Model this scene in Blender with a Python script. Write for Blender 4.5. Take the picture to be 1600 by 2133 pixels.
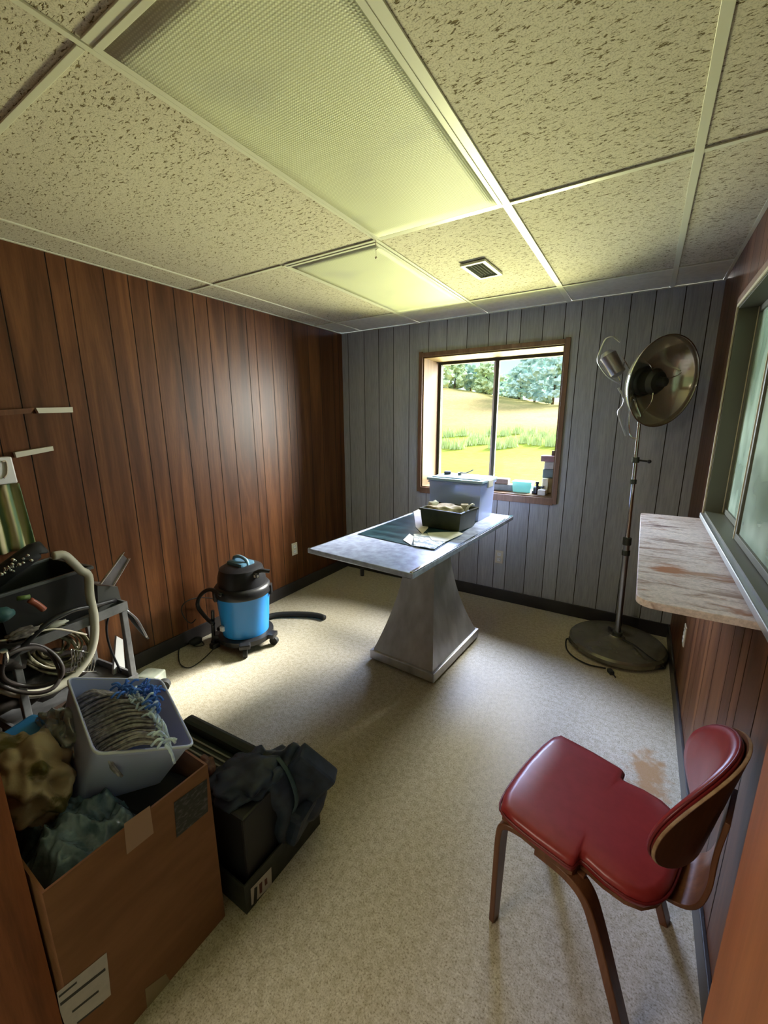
import bpy, bmesh, math, random
from mathutils import Vector, Matrix, noise
random.seed(7)
sc = bpy.context.scene
COL = sc.collection
PI = math.pi
for o in list(bpy.data.objects): bpy.data.objects.remove(o)

# ------------------------------------------------------------------ camera
CAM = Vector((2.63445, -3.45061, 1.57509)); FPX = 855.93
CR = Vector((0.848943, 0.528469, -0.004121)); CU = Vector((-0.111840, 0.187272, 0.975921)); CF = Vector((-0.516515, 0.828040, -0.218087))
cd = bpy.data.cameras.new('camera'); cam = bpy.data.objects.new('camera', cd); COL.objects.link(cam)
cd.sensor_fit = 'HORIZONTAL'; cd.sensor_width = 36; cd.lens = 36 * FPX / 1600; cd.clip_start = .02; cd.clip_end = 400
m = Matrix((CR, CU, -CF)).transposed().to_4x4(); m.translation = CAM; cam.matrix_world = m
sc.camera = cam
def at(u, v, ax, val):
    d = CF + CR * ((u - 800) / FPX) - CU * ((v - 1066.5) / FPX)
    return CAM + d * ((val - CAM[ax]) / d[ax])

# ------------------------------------------------------------------ light and exposure
sc.view_settings.view_transform = 'Standard'; sc.view_settings.look = 'None'
sc.view_settings.exposure = 0.28; sc.view_settings.gamma = 1.0; sc.view_settings.use_curve_mapping = False
sc.cycles.max_bounces = 10; sc.cycles.diffuse_bounces = 6; sc.cycles.glossy_bounces = 4
sc.cycles.transmission_bounces = 8; sc.cycles.transparent_max_bounces = 12
sc.cycles.sample_clamp_indirect = 4; sc.cycles.caustics_reflective = False; sc.cycles.caustics_refractive = False
wd = bpy.data.worlds.new('sky'); sc.world = wd; wd.use_nodes = True
nt = wd.node_tree; nt.nodes.clear()
wo = nt.nodes.new('ShaderNodeOutputWorld'); bg = nt.nodes.new('ShaderNodeBackground')
tc = nt.nodes.new('ShaderNodeTexCoord'); sx = nt.nodes.new('ShaderNodeSeparateXYZ'); cr = nt.nodes.new('ShaderNodeValToRGB')
nt.links.new(tc.outputs['Generated'], sx.inputs[0]); nt.links.new(sx.outputs['Z'], cr.inputs[0])
cr.color_ramp.elements[0].position = 0.0; cr.color_ramp.elements[0].color = (.92, 1.0, .98, 1)
cr.color_ramp.elements[1].position = .45; cr.color_ramp.elements[1].color = (.45, .72, 1.0, 1)
e = cr.color_ramp.elements.new(.14); e.color = (.60, .93, 1.0, 1)
nt.links.new(cr.outputs[0], bg.inputs[0]); bg.inputs[1].default_value = 1.15
nt.links.new(bg.outputs[0], wo.inputs[0])

def aim(o, target): o.rotation_euler = (Vector(target) - o.location).to_track_quat('-Z', 'Y').to_euler()
def light(name, typ, loc, target, energy, color, size=None, sy=None):
    d = bpy.data.lights.new(name, typ); d.energy = energy; d.color = color
    if size and typ == 'AREA':
        d.shape = 'RECTANGLE'; d.size = size; d.size_y = sy or size
    o = bpy.data.objects.new(name, d); COL.objects.link(o); o.location = loc; aim(o, target); return o
sun = light('sun', 'SUN', (0, -10, 20), (-1.5, 6, 0), 2.0, (1, .96, .86)); sun.data.angle = .01
soft_fill = light('soft_fill_sun', 'SUN', (5, 8, 8), (5 - .33, 8 - 1, 8 - .60), 18.0, (1, .95, .88)); soft_fill.data.angle = .28  # added second sun, puts soft daylight on the floor left of the table
light('sky_fill_high', 'AREA', (2.25, 1.6, 3.15), (.5, -1.8, 0), 330, (1.0, .97, .90), 1.6, .7)  # added area lamp above the window, out of view, stands in for sky
light('sky_fill_blue', 'AREA', (.5, 1.7, 2.9), (2.1, -1.7, 0), 480, (.50, .60, 1.0), 1.4, 1.2)  # added bluish lamp outside, unseen, for the floor on the right
light('sky_fill_right', 'AREA', (2.85, 1.5, 2.1), (.6, -1.9, .4), 480, (1.0, .965, .90), 1.4, 2.0)  # unseen lamp beside the window, added to light the left wall and floor
light('sky_fill_left', 'AREA', (-.75, 1.7, 2.0), (2.6, -1.8, .8), 700, (.84, .92, 1.0), 1.2, 2.0)  # unseen lamp added left of the window for shelf and right wall
light('grass_bounce_fill', 'AREA', (1.3, 2.5, .02), (1.2, -3.2, 2.4), 840, (1.0, .97, .52), 2.6, 1.6)  # lamp added below the sill in place of sunlight off the grass
light('hall_fill', 'AREA', (.9, -5.0, 2.2), (2.8, -3.2, 1.0), 34, (1, .86, .70), 1.2, .6)  # unseen fill added behind the camera; no lamp known in the hall
light('next_room_fill', 'AREA', (3.9, -1.6, 2.34), (3.9, -1.6, 0), 130, (.9, 1, .88), 1.0, 1.6)  # unseen fill added beyond the side window to brighten pane and room

# ------------------------------------------------------------------ mesh helpers
class MB:
    def __init__(s): s.bm = bmesh.new(); s.M = Matrix()
    def at(s, M): s.M = M; return s
    def v(s, co): return s.bm.verts.new(s.M @ Vector(co))
    def quad(s, pts, mi=0):
        f = s.bm.faces.new([s.v(p) for p in pts]); f.material_index = mi; return f
    def box(s, c, d, rot=None, mi=0, bev=0, taper=(1, 1)):
        T = Matrix.Translation(c)
        if rot: T = T @ (rot if isinstance(rot, Matrix) else Matrix.Rotation(rot, 4, 'Z'))
        vs = []
        for z in (-.5, .5):
            for x, y in ((-.5, -.5), (.5, -.5), (.5, .5), (-.5, .5)):
                tx, ty = (taper if z > 0 else (1, 1))
                vs.append(s.v(T @ Vector((x * d[0] * tx, y * d[1] * ty, z * d[2]))))
        F = [(0, 3, 2, 1), (4, 5, 6, 7), (0, 1, 5, 4), (1, 2, 6, 5), (2, 3, 7, 6), (3, 0, 4, 7)]
        fs = [s.bm.faces.new([vs[i] for i in f]) for f in F]
        for f in fs: f.material_index = mi
        if bev:
            es = list({e for f in fs for e in f.edges})
            bmesh.ops.bevel(s.bm, geom=es, offset=bev, segments=2, affect='EDGES', profile=.6)
        return s
    def loft(s, rings, mi=0, cap=True, closed=False):
        R = [[s.v(p) for p in r] for r in rings]; n = len(R[0])
        pairs = list(zip(R, R[1:])) + ([(R[-1], R[0])] if closed else [])
        for a, b in pairs:
            for i in range(n):
                f = s.bm.faces.new((a[i], a[(i + 1) % n], b[(i + 1) % n], b[i])); f.material_index = mi
        if cap and not closed:
            f = s.bm.faces.new(R[0][::-1]); f.material_index = mi
            f = s.bm.faces.new(R[-1]); f.material_index = mi
        return s
    def tube(s, pts, r, seg=10, closed=False, mi=0, smooth=4, flat=1.0):
        P = [Vector(p) for p in pts]
        if smooth: P = spline(P, smooth, closed)
        n = len(P); rs = r if callable(r) else (lambda t: r)
        up = Vector((0, 0, 1)); rings = []; prev = None
        for i, p in enumerate(P):
            a = P[i - 1] if (i > 0 or closed) else P[i]; b = P[(i + 1) % n] if (i < n - 1 or closed) else P[i]
            t = (b - a).normalized()
            if prev is None:
                nrm = up.cross(t)
                if nrm.length < .1: nrm = Vector((1, 0, 0)).cross(t)
                nrm.normalize()
            else:
                nrm = prev - t * prev.dot(t)
                nrm = nrm.normalized() if nrm.length > 1e-6 else prev
            prev = nrm; bn = t.cross(nrm); rr = rs(i / max(1, n - 1))
            rings.append([p + nrm * math.cos(k * 2 * PI / seg) * rr + bn * math.sin(k * 2 * PI / seg) * rr * flat for k in range(seg)])
        return s.loft(rings, mi, True, closed)
    def lathe(s, prof, seg=40, mi=0, cap=True, sx=1, sy=1):
        return s.loft([[(r * math.cos(k * 2 * PI / seg) * sx, r * math.sin(k * 2 * PI / seg) * sy, z) for k in range(seg)] for r, z in prof], mi, cap)
    def cyl(s, a, b, r, seg=16, mi=0, r2=None):
        a, b = Vector(a), Vector(b); return s.tube([a, b], (lambda t: r + ((r2 if r2 is not None else r) - r) * t), seg, mi=mi, smooth=0)
    def prism(s, poly, z0, z1, mi=0):
        return s.loft([[(x, y, z0) for x, y in poly], [(x, y, z1) for x, y in poly]], mi)
    def ball(s, c, r, sub=2, sc3=(1, 1, 1), mi=0, amp=0, fr=3):
        g = bmesh.ops.create_icosphere(s.bm, subdivisions=sub, radius=1)
        for v in g['verts']:
            k = 1 + (amp * noise.noise(v.co * fr + Vector(c) * 7) if amp else 0)
            v.co = s.M @ (Vector(c) + Vector((v.co.x * sc3[0], v.co.y * sc3[1], v.co.z * sc3[2])) * r * k)
            for f in v.link_faces: f.material_index = mi
        return s
    def grid(s, fn, nu, nv, mi=0):
        V = [[s.v(fn(i / nu, j / nv)) for j in range(nv + 1)] for i in range(nu + 1)]
        for i in range(nu):
            for j in range(nv):
                f = s.bm.faces.new((V[i][j], V[i + 1][j], V[i + 1][j + 1], V[i][j + 1])); f.material_index = mi
        return s
    def build(s, name, mats, parent=None, smooth=False, solid=0, sub=0, bev=0):
        me = bpy.data.meshes.new(name); bmesh.ops.recalc_face_normals(s.bm, faces=s.bm.faces)
        s.bm.to_mesh(me); s.bm.free()
        for mt in (mats if isinstance(mats, (list, tuple)) else [mats]): me.materials.append(mt)
        o = bpy.data.objects.new(name, me); COL.objects.link(o)
        if parent: o.parent = parent
        if smooth:
            me.shade_smooth()
            if smooth != 'all':
                try: me.set_sharp_from_angle(angle=math.radians(38))
                except Exception: pass
        if solid: md = o.modifiers.new('solid', 'SOLIDIFY'); md.thickness = solid; md.offset = 0
        if bev: md = o.modifiers.new('bevel', 'BEVEL'); md.width = bev; md.segments = 2; md.limit_method = 'ANGLE'; md.angle_limit = .6
        if sub: md = o.modifiers.new('sub', 'SUBSURF'); md.levels = sub; md.render_levels = sub
        return o
def spline(P, k, closed=False):
    out = []; n = len(P)
    if n < 3: return P
    for i in range(n if closed else n - 1):
        p0 = P[i - 1] if (i > 0 or closed) else P[0] * 2 - P[1]; p1 = P[i]; p2 = P[(i + 1) % n]
        p3 = P[(i + 2) % n] if (i < n - 2 or closed) else P[-1] * 2 - P[-2]
        for j in range(k):
            t = j / k
            out.append(.5 * ((2 * p1) + (p2 - p0) * t + (2 * p0 - 5 * p1 + 4 * p2 - p3) * t * t + (3 * p1 - p0 - 3 * p2 + p3) * t ** 3))
    if not closed: out.append(P[-1])
    return out
def tag(o, label, cat, group=None, kind=None):
    o['label'] = label; o['category'] = cat
    if group: o['group'] = group
    if kind: o['kind'] = kind
    return o
def thing(name, label, cat, loc=(0, 0, 0), rz=0, group=None):
    o = bpy.data.objects.new(name, None); COL.objects.link(o); o.location = loc; o.rotation_euler = (0, 0, rz)
    o.empty_display_size = .05; return tag(o, label, cat, group)
def struct(o): o['kind'] = 'structure'; return o

# ------------------------------------------------------------------ materials
def mat(name, col, rough=.5, metal=0, spec=.5, trans=0, alpha=1, ior=1.45, coat=0, emit=None, sheen=0):
    mt = bpy.data.materials.new(name); mt.use_nodes = True; b = mt.node_tree.nodes['Principled BSDF']
    b.inputs['Base Color'].default_value = (*col, 1); b.inputs['Roughness'].default_value = rough; b.inputs['Metallic'].default_value = metal
    b.inputs['Specular IOR Level'].default_value = spec; b.inputs['Transmission Weight'].default_value = trans; b.inputs['IOR'].default_value = ior
    b.inputs['Alpha'].default_value = alpha; b.inputs['Coat Weight'].default_value = coat; b.inputs['Coat Roughness'].default_value = .15
    b.inputs['Sheen Weight'].default_value = sheen
    return mt
def N(mt, t, **kw):
    n = mt.node_tree.nodes.new(t)
    for k, v in kw.items():
        if k.startswith('i_'): n.inputs[k[2:].replace('_', ' ')].default_value = v
        else: setattr(n, k, v)
    return n
def L(mt, a, b): mt.node_tree.links.new(a, b)
def bsdf(mt): return mt.node_tree.nodes['Principled BSDF']
def ramp(mt, fac, stops):
    r = N(mt, 'ShaderNodeValToRGB'); L(mt, fac, r.inputs[0]); els = r.color_ramp.elements
    while len(els) < len(stops): els.new(.5)
    for el, (p, c) in zip(els, stops): el.position = p; el.color = (*c, 1) if len(c) == 3 else c
    return r
def coord(mt, scale=(1, 1, 1), rot=(0, 0, 0), src='Object'):
    t = N(mt, 'ShaderNodeTexCoord'); mp = N(mt, 'ShaderNodeMapping'); mp.inputs['Scale'].default_value = scale; mp.inputs['Rotation'].default_value = rot
    L(mt, t.outputs[src], mp.inputs[0]); return mp.outputs[0]
def ntex(mt, vec, scale, detail=4, rough=.55, dist=0):
    n = N(mt, 'ShaderNodeTexNoise'); n.inputs['Scale'].default_value = scale; n.inputs['Detail'].default_value = detail
    n.inputs['Roughness'].default_value = rough; n.inputs['Distortion'].default_value = dist
    if vec: L(mt, vec, n.inputs['Vector'])
    return n.outputs['Fac']
def bump(mt, h, strength=.3, dist=.002):
    b = N(mt, 'ShaderNodeBump'); b.inputs['Strength'].default_value = strength; b.inputs['Distance'].default_value = dist
    L(mt, h, b.inputs['Height']); L(mt, b.outputs[0], bsdf(mt).inputs['Normal']); return b
def mix(mt, fac, a, b, blend='MIX'):
    x = N(mt, 'ShaderNodeMix', data_type='RGBA', blend_type=blend)
    if hasattr(fac, 'is_linked') or not isinstance(fac, (int, float)): L(mt, fac, x.inputs[0])
    else: x.inputs[0].default_value = fac
    for s_, i in ((a, 6), (b, 7)):
        if isinstance(s_, tuple): x.inputs[i].default_value = (*s_, 1)
        else: L(mt, s_, x.inputs[i])
    return x.outputs[2]
def varied(name, c1, c2, scale=8, rough=.5, stretch=(1, 1, 1), bstr=.15, bdist=.002, lo=.35, hi=.65, detail=5, **kw):
    mt = mat(name, c1, rough, **kw); v = coord(mt, stretch); n = ntex(mt, v, scale, detail)
    r = ramp(mt, n, [(lo, c1), (hi, c2)]); L(mt, r.outputs[0], bsdf(mt).inputs['Base Color'])
    if bstr: bump(mt, n, bstr, bdist)
    return mt
def wood_panel(name, cd_, cm, cl, rough, spec=.5, axis='Z', coat=0):
    mt = mat(name, cm, rough, spec=spec, coat=coat)
    st = {'Z': (1, 1, .07), 'Y': (1, .07, 1), 'X': (.07, 1, 1)}[axis]
    v = coord(mt, st); big = ntex(mt, v, 7, 3, .5, 1.6); fine = ntex(mt, v, 95, 4, .65)
    r = ramp(mt, big, [(.28, cd_), (.5, cm), (.72, cl)])
    r2 = ramp(mt, fine, [(.3, (.72, .72, .72)), (.62, (1.08, 1.08, 1.08))])
    c = mix(mt, .8, r.outputs[0], r2.outputs[0], 'MULTIPLY')
    at_ = N(mt, 'ShaderNodeAttribute', attribute_name='tone')
    c = mix(mt, 1.0, c, at_.outputs['Color'], 'MULTIPLY') if axis == 'Z' and 'panel' in name else c
    L(mt, c, bsdf(mt).inputs['Base Color']); bump(mt, fine, .12, .001); return mt
M = {}
M['panel'] = wood_panel('wall_panel_wood', (.058, .019, .006), (.105, .038, .014), (.175, .068, .025), .40, .3)
M['panel_hazed'] = wood_panel('window_wall_panel_wood_hazed', (.36, .362, .39), (.40, .402, .43), (.44, .442, .465), .5, .4)  # grey lift of camera flare and haze is put into this wood colour
M['groove'] = mat('panel_groove', (.018, .010, .006), .7)
M['door_wood'] = wood_panel('doorway_wood', (.20, .060, .024), (.31, .10, .042), (.40, .15, .062), .45, .3)
M['reveal'] = wood_panel('window_reveal_wood', (.12, .062, .022), (.155, .083, .031), (.19, .105, .04), .5)
M['casing'] = wood_panel('window_casing_wood', (.15, .078, .046), (.20, .108, .066), (.26, .15, .095), .45)
M['baseboard'] = varied('vinyl_base', (.022, .019, .02), (.035, .03, .03), 6, .35, bstr=0)
M['white_paint'] = mat('tee_white', (.74, .74, .62), .35)
M['dark'] = mat('dark_void', (.012, .012, .012), .8)
M['alu'] = mat('brushed_aluminium', (.62, .63, .64), .35, metal=1)
M['alu_dark'] = mat('dark_bronze_frame', (.07, .075, .06), .4, metal=.5)
M['chrome'] = mat('chrome', (.75, .76, .76), .12, metal=1)
M['steel'] = varied('scuffed_steel', (.34, .34, .35), (.52, .52, .54), 14, .32, (1, 1, .3), .05, metal=1)
M['black'] = mat('black_plastic', (.012, .012, .014), .38)
M['black_matte'] = mat('black_rubber', (.015, .015, .015), .7)
M['ivory'] = mat('ivory_plastic', (.62, .56, .45), .4)
M['white_plastic'] = mat('white_plastic', (.72, .72, .72), .4)

# floor
mt = mat('speckled_vinyl_floor', (.5, .46, .38), .3, spec=.5); M['floor'] = mt; bsdf(mt).inputs['Specular IOR Level'].default_value = .3
v = coord(mt); n1 = ntex(mt, v, 175, 3, .7); n2 = ntex(mt, v, 42, 4, .6); n3 = ntex(mt, v, 1.3, 3)
a = ramp(mt, n1, [(.34, (.28, .235, .165)), (.46, (.52, .475, .385)), (.60, (.60, .555, .46)), (.72, (.74, .71, .64))])
b = ramp(mt, n2, [(.36, (.82, .79, .72)), (.60, (1.05, 1.05, 1.05))])
c = mix(mt, 1.0, a.outputs[0], b.outputs[0], 'MULTIPLY')
b2 = ramp(mt, n3, [(.3, (.90, .88, .84)), (.7, (1.03, 1.03, 1.03))]); c = mix(mt, 1.0, c, b2.outputs[0], 'MULTIPLY')
# the rust-coloured stain by the right wall
g = N(mt, 'ShaderNodeNewGeometry'); s1 = N(mt, 'ShaderNodeVectorMath', operation='SUBTRACT'); L(mt, g.outputs['Position'], s1.inputs[0]); s1.inputs[1].default_value = (2.825, -1.50, 0)
s2 = N(mt, 'ShaderNodeVectorMath', operation='MULTIPLY'); L(mt, s1.outputs[0], s2.inputs[0]); s2.inputs[1].default_value = (11.5, 4.6, 0)
ln = N(mt, 'ShaderNodeVectorMath', operation='LENGTH'); L(mt, s2.outputs[0], ln.inputs[0])
ad = N(mt, 'ShaderNodeMath', operation='ADD'); L(mt, ln.outputs['Value'], ad.inputs[0])
nn = ntex(mt, v, 16, 4); mu = N(mt, 'ShaderNodeMath', operation='MULTIPLY_ADD'); L(mt, nn, mu.inputs[0]); mu.inputs[1].default_value = 2.0; mu.inputs[2].default_value = -1.0
L(mt, mu.outputs[0], ad.inputs[1])
rs_ = ramp(mt, ad.outputs[0], [(.45, (1, 1, 1)), (.95, (0, 0, 0))])
sm = N(mt, 'ShaderNodeMath', operation='MULTIPLY'); L(mt, rs_.outputs[0], sm.inputs[0]); sm.inputs[1].default_value = .85
c = mix(mt, sm.outputs[0], c, (.40, .22, .09)); L(mt, c, bsdf(mt).inputs['Base Color'])
rr = ramp(mt, n2, [(.3, (.36, .36, .36)), (.7, (.48, .48, .48))]); L(mt, rr.outputs[0], bsdf(mt).inputs['Roughness']); bump(mt, n1, .10, .001)

# fissured ceiling tile
mt = mat('fissured_ceiling_tile', (.66, .62, .48), .9, spec=.2); M['tile'] = mt
v = coord(mt, (1, 2.6, 1), (0, 0, .35)); n1 = ntex(mt, v, 58, 3, .6, .6); v2 = coord(mt); n2 = ntex(mt, v2, 240, 2); n3 = ntex(mt, v2, 1.7, 2)
hol = ramp(mt, n1, [(.37, (.20, .155, .085)), (.415, (.66, .61, .50)), (.7, (.70, .66, .55))])
sp = ramp(mt, n2, [(.34, (.70, .69, .66)), (.5, (1, 1, 1))]); c = mix(mt, 1.0, hol.outputs[0], sp.outputs[0], 'MULTIPLY')
L(mt, c, bsdf(mt).inputs['Base Color']); hb = ramp(mt, n1, [(.34, (0, 0, 0)), (.43, (1, 1, 1))]); bump(mt, hb.outputs[0], .8, .003)
M['border_tile'] = varied('painted_border_tile', (.60, .58, .50), (.68, .66, .57), 30, .8, bstr=.1)

# prismatic diffuser
mt = mat('prismatic_diffuser', (.72, .74, .42), .5, spec=.3); M['diffuser'] = mt
v = coord(mt); w1 = N(mt, 'ShaderNodeTexWave', wave_type='BANDS', bands_direction='X'); w1.inputs['Scale'].default_value = 40; L(mt, v, w1.inputs[0])
w2 = N(mt, 'ShaderNodeTexWave', wave_type='BANDS', bands_direction='Y'); w2.inputs['Scale'].default_value = 40; L(mt, v, w2.inputs[0])
ma = N(mt, 'ShaderNodeMath', operation='MULTIPLY'); L(mt, w1.outputs['Fac'], ma.inputs[0]); L(mt, w2.outputs['Fac'], ma.inputs[1])
vv = coord(mt, (1.0, 1.7, 1)); nz = ntex(mt, vv, 2.4, 1, .4)
r = ramp(mt, nz, [(.22, (.60, .61, .50)), (.42, (.74, .76, .56)), (.8, (.78, .80, .58))])
r3 = ramp(mt, ma.outputs[0], [(0, (.88, .88, .88)), (1, (1.05, 1.05, 1.05))])
L(mt, mix(mt, 1.0, r.outputs[0], r3.outputs[0], 'MULTIPLY'), bsdf(mt).inputs['Base Color']); bump(mt, ma.outputs[0], .35, .002)

def glass(name, tint=(1, 1, 1), refl=.08, body=None, amount=0.0):
    mt = bpy.data.materials.new(name); mt.use_nodes = True; t = mt.node_tree; t.nodes.clear()
    out = t.nodes.new('ShaderNodeOutputMaterial'); tr = t.nodes.new('ShaderNodeBsdfTransparent'); tr.inputs[0].default_value = (*tint, 1)
    gl = t.nodes.new('ShaderNodeBsdfGlossy'); gl.inputs['Roughness'].default_value = .03
    lw = t.nodes.new('ShaderNodeLayerWeight'); lw.inputs['Blend'].default_value = refl * 3
    mx = t.nodes.new('ShaderNodeMixShader'); t.links.new(lw.outputs['Fresnel'], mx.inputs[0]); t.links.new(tr.outputs[0], mx.inputs[1]); t.links.new(gl.outputs[0], mx.inputs[2])
    last = mx
    if body:
        df = t.nodes.new('ShaderNodeBsdfDiffuse'); df.inputs[0].default_value = (*body, 1)
        nz = t.nodes.new('ShaderNodeTexNoise'); nz.inputs['Scale'].default_value = 3.5; rp = t.nodes.new('ShaderNodeValToRGB')
        rp.color_ramp.elements[0].color = (amount * .4,) * 3 + (1,); rp.color_ramp.elements[1].color = (min(1, amount * 1.5),) * 3 + (1,)
        rp.color_ramp.elements[0].position = .3; rp.color_ramp.elements[1].position = .7
        t.links.new(nz.outputs['Fac'], rp.inputs[0])
        m2 = t.nodes.new('ShaderNodeMixShader'); t.links.new(rp.outputs[0], m2.inputs[0]); t.links.new(mx.outputs[0], m2.inputs[1]); t.links.new(df.outputs[0], m2.inputs[2]); last = m2
    t.links.new(last.outputs[0], out.inputs[0]); return mt
M['glass'] = glass('window_glass', (.97, .99, .98), .05)
M['glass_side'] = glass('side_window_glass', (.80, .92, .86), .12, (.52, .62, .50), .45)
M['film'] = glass('clear_plastic_film', (.80, .90, .92), .22, (.55, .65, .68), .35)

# ------------------------------------------------------------------ room shell
W, H, NY = 2.953, 2.4026, -3.28   # width, height, inner face of the doorway wall
GL = [-2.614, -2.41, -2.323, -2.146, -2.016, -1.904, -1.74, -1.608, -1.502, -1.363, -1.174, -1.092, -.933, -.776, -.687]
def groove_list(lo, hi, seedv, known=()):
    rnd = random.Random(seedv); out = [k for k in known if lo < k < hi]; x = (min(out) if out else hi)
    while x > lo + .1:
        x -= rnd.choice([.08, .11, .135, .165, .19])
        if x > lo + .03: out.append(x)
    x = (max(out) if out else lo)
    while x < hi - .1:
        x += rnd.choice([.08, .11, .135, .165, .19])
        if x < hi - .03: out.append(x)
    return sorted(out)
def panel_wall(name, axis, face, inward, lo, hi, grooves, holes, m, back=.10, z0=0, z1=H):
    """boarded wall: one strip per board, recessed groove between; axis = the axis the wall runs along"""
    mb = MB(); gw = .0028; cl = mb.bm.loops.layers.color.new('tone') ; rnd = random.Random(len(grooves))
    def P(s_, d, z): return (s_, face - inward * d, z) if axis == 'x' else (face - inward * d, s_, z)
    def strip(a, b, d, mi, tone):
        cuts = [(z0, z1)]
        segs = [(a, b)]
        for (ha, hb, hz0, hz1) in holes:
            ns = []
            for (p, q) in segs:
                for k in (ha, hb):
                    pass
                pts = sorted({p, q, *[k for k in (ha, hb) if p < k < q]}); ns += list(zip(pts, pts[1:]))
            segs = ns
        for p, q in segs:
            mid = (p + q) / 2; zs = [(z0, z1)]
            for (ha, hb, hz0, hz1) in holes:
                if ha < mid < hb: zs = [(z0, hz0), (hz1, z1)]
            for u, w in zs:
                if w - u < .001: continue
                f = mb.quad([P(p, d, u), P(q, d, u), P(q, d, w), P(p, d, w)], mi)
                for lp in f.loops: lp[cl] = (tone, tone, tone, 1)
    e = [lo] + [g for g in grooves if lo < g < hi] + [hi]
    for i in range(len(e) - 1):
        a, b = e[i] + (gw if i else 0), e[i + 1] - (gw if i < len(e) - 2 else 0)
        strip(a, b, 0, 0, rnd.uniform(.90, 1.08))
        if i: strip(e[i] - gw, e[i] + gw, .002, 1, 1)
    # core behind the boards
    segs = [(lo, hi, z0, z1)]
    if holes:
        ha, hb, hz0, hz1 = holes[0]
        segs = [(lo, ha, z0, z1), (hb, hi, z0, z1), (ha, hb, z0, hz0), (ha, hb, hz1, z1)]
    for a, b, u, w in segs:
        if b - a < .001 or w - u < .001: continue
        q0, q1 = .004, back
        c = P((a + b) / 2, (q0 + q1) / 2, (u + w) / 2); d = (b - a, q1 - q0, w - u) if axis == 'x' else (q1 - q0, b - a, w - u)
        mb.box(c, d, mi=1)
    return struct(mb.build(name, [m, M['groove']]))
struct(MB().box((2.4, -3.0, -.05), (7.2, 7.1, .1)).build('floor', M['floor']))
WX0, WX1, WZ0, WZ1 = .89, 2.075, .95, 2.125
panel_wall('wall_left', 'y', 0, 1, NY - .12, .0, groove_list(NY - .12, 0, 3, GL), [], M['panel'])
panel_wall('wall_back', 'x', 0, -1, -.1, W + .1, groove_list(-.1, W + .1, 5, [.265, .43, .593, .76, .95, 1.12, 1.30, 1.482, 1.628, 1.732, 1.898, 2.049, 2.157, 2.295, 2.46, 2.6, 2.76]), [(WX0, WX1, WZ0, WZ1)], M['panel_hazed'], back=.40)
RY0, RY1, RZ0, RZ1 = -2.60, -.835, 1.10, 2.085
panel_wall('wall_right', 'y', W, -1, NY - .12, 0, groove_list(NY - .12, 0, 11), [(RY0, RY1, RZ0, RZ1)], M['panel'], back=.12)
# doorway wall: left part, header, right part
JL, JR, DH = 1.585, 2.689, 2.06
panel_wall('wall_near', 'x', NY, 1, 0, W, groove_list(0, W, 9), [(JL - .02, JR + .02, 0, DH + .02)], M['panel'], back=.115)
mb = MB()
mb.box((JL - .01, NY - .082, DH / 2), (.02, .188, DH)); mb.box((JR + .01, NY - .075, DH / 2), (.02, .20, DH)); mb.box(((JL + JR) / 2, NY - .075, DH + .01), (JR - JL + .04, .20, .02))
struct(mb.build('trim_1', M['door_wood']))
# baseboards
def base(name, c, d): struct(MB().box(c, d, bev=.003).build(name, M['baseboard']))
base('baseboard_left', (.006, NY / 2, .052), (.012, -NY, .104)); base('baseboard_back', (W / 2, -.006, .052), (W - .024, .012, .104)); base('baseboard_right', (W - .006, NY / 2, .052), (.012, -NY, .104))
# ceiling: tiles lie on white tees
TX = [.243, .853, 1.4625, 2.072, 2.682]; TY = [-.407, -1.6254, -2.845]
mb = MB(); mb.box((W / 2, (TY[0] + NY - .12) / 2, H + .03), (W, TY[0] - NY + .12, .05)); mb.box((W / 2, TY[0] / 2, H + .03), (W, -TY[0], .05), mi=1)
mb.box((W / 2, -1.7, H + .11), (W + .2, 3.9, .10), mi=2)
struct(mb.build('ceiling', [M['tile'], M['border_tile'], M['dark']]))
k = 1
def tee(c, d):
    global k; k += 1; struct(MB().box(c, d, bev=.001).build('trim_%d' % k, M['white_paint']))
for x in TX:
    if x == .853: tee((x, TY[1] / 2, H + .0015), (.018, -TY[1], .006))
    else: tee((x, NY / 2 - .05, H + .0015), ({.243: .010, 1.4625: .016, 2.072: .034}.get(x, .026), -NY + .1, .006))
ex = [0] + TX + [W]
for y in TY:
    for a, b in zip(ex, ex[1:]):
        tee(((a + b) / 2, y, H + .0015), (b - a - .024, .018 if a < 1.4 else .022, .005))
for c, d in (((.008, NY / 2, H - .001), (.016, -NY, .004)), ((W / 2, -.008, H - .001), (W, .016, .004)), ((W - .008, NY / 2, H - .001), (.016, -NY, .004))): tee(c, d)

# surrounding rooms (seen through the doorway side and the side window)
mb = MB()
mb.box((5.2, -2.7, 1.25), (.1, 6.7, 2.7)); mb.box((2.4, -6.1, 1.25), (6.0, .1, 2.7)); mb.box((-.6, -4.6, 1.25), (.1, 3.2, 2.7)); mb.box((4.15, .40, 1.25), (2.2, .1, 2.7)); mb.box((-.35, -3.45, 1.25), (.6, .1, 2.7))
struct(mb.build('wall_hall', mat('pale_green_wall', (.46, .56, .42), .7)))
mb = MB(); mb.box((4.1, -2.7, 2.5), (2.1, 6.8, .1)); mb.box((1.3, -4.75, 2.5), (3.9, 2.7, .1)); struct(mb.build('ceiling_hall', M['border_tile']))

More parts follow.
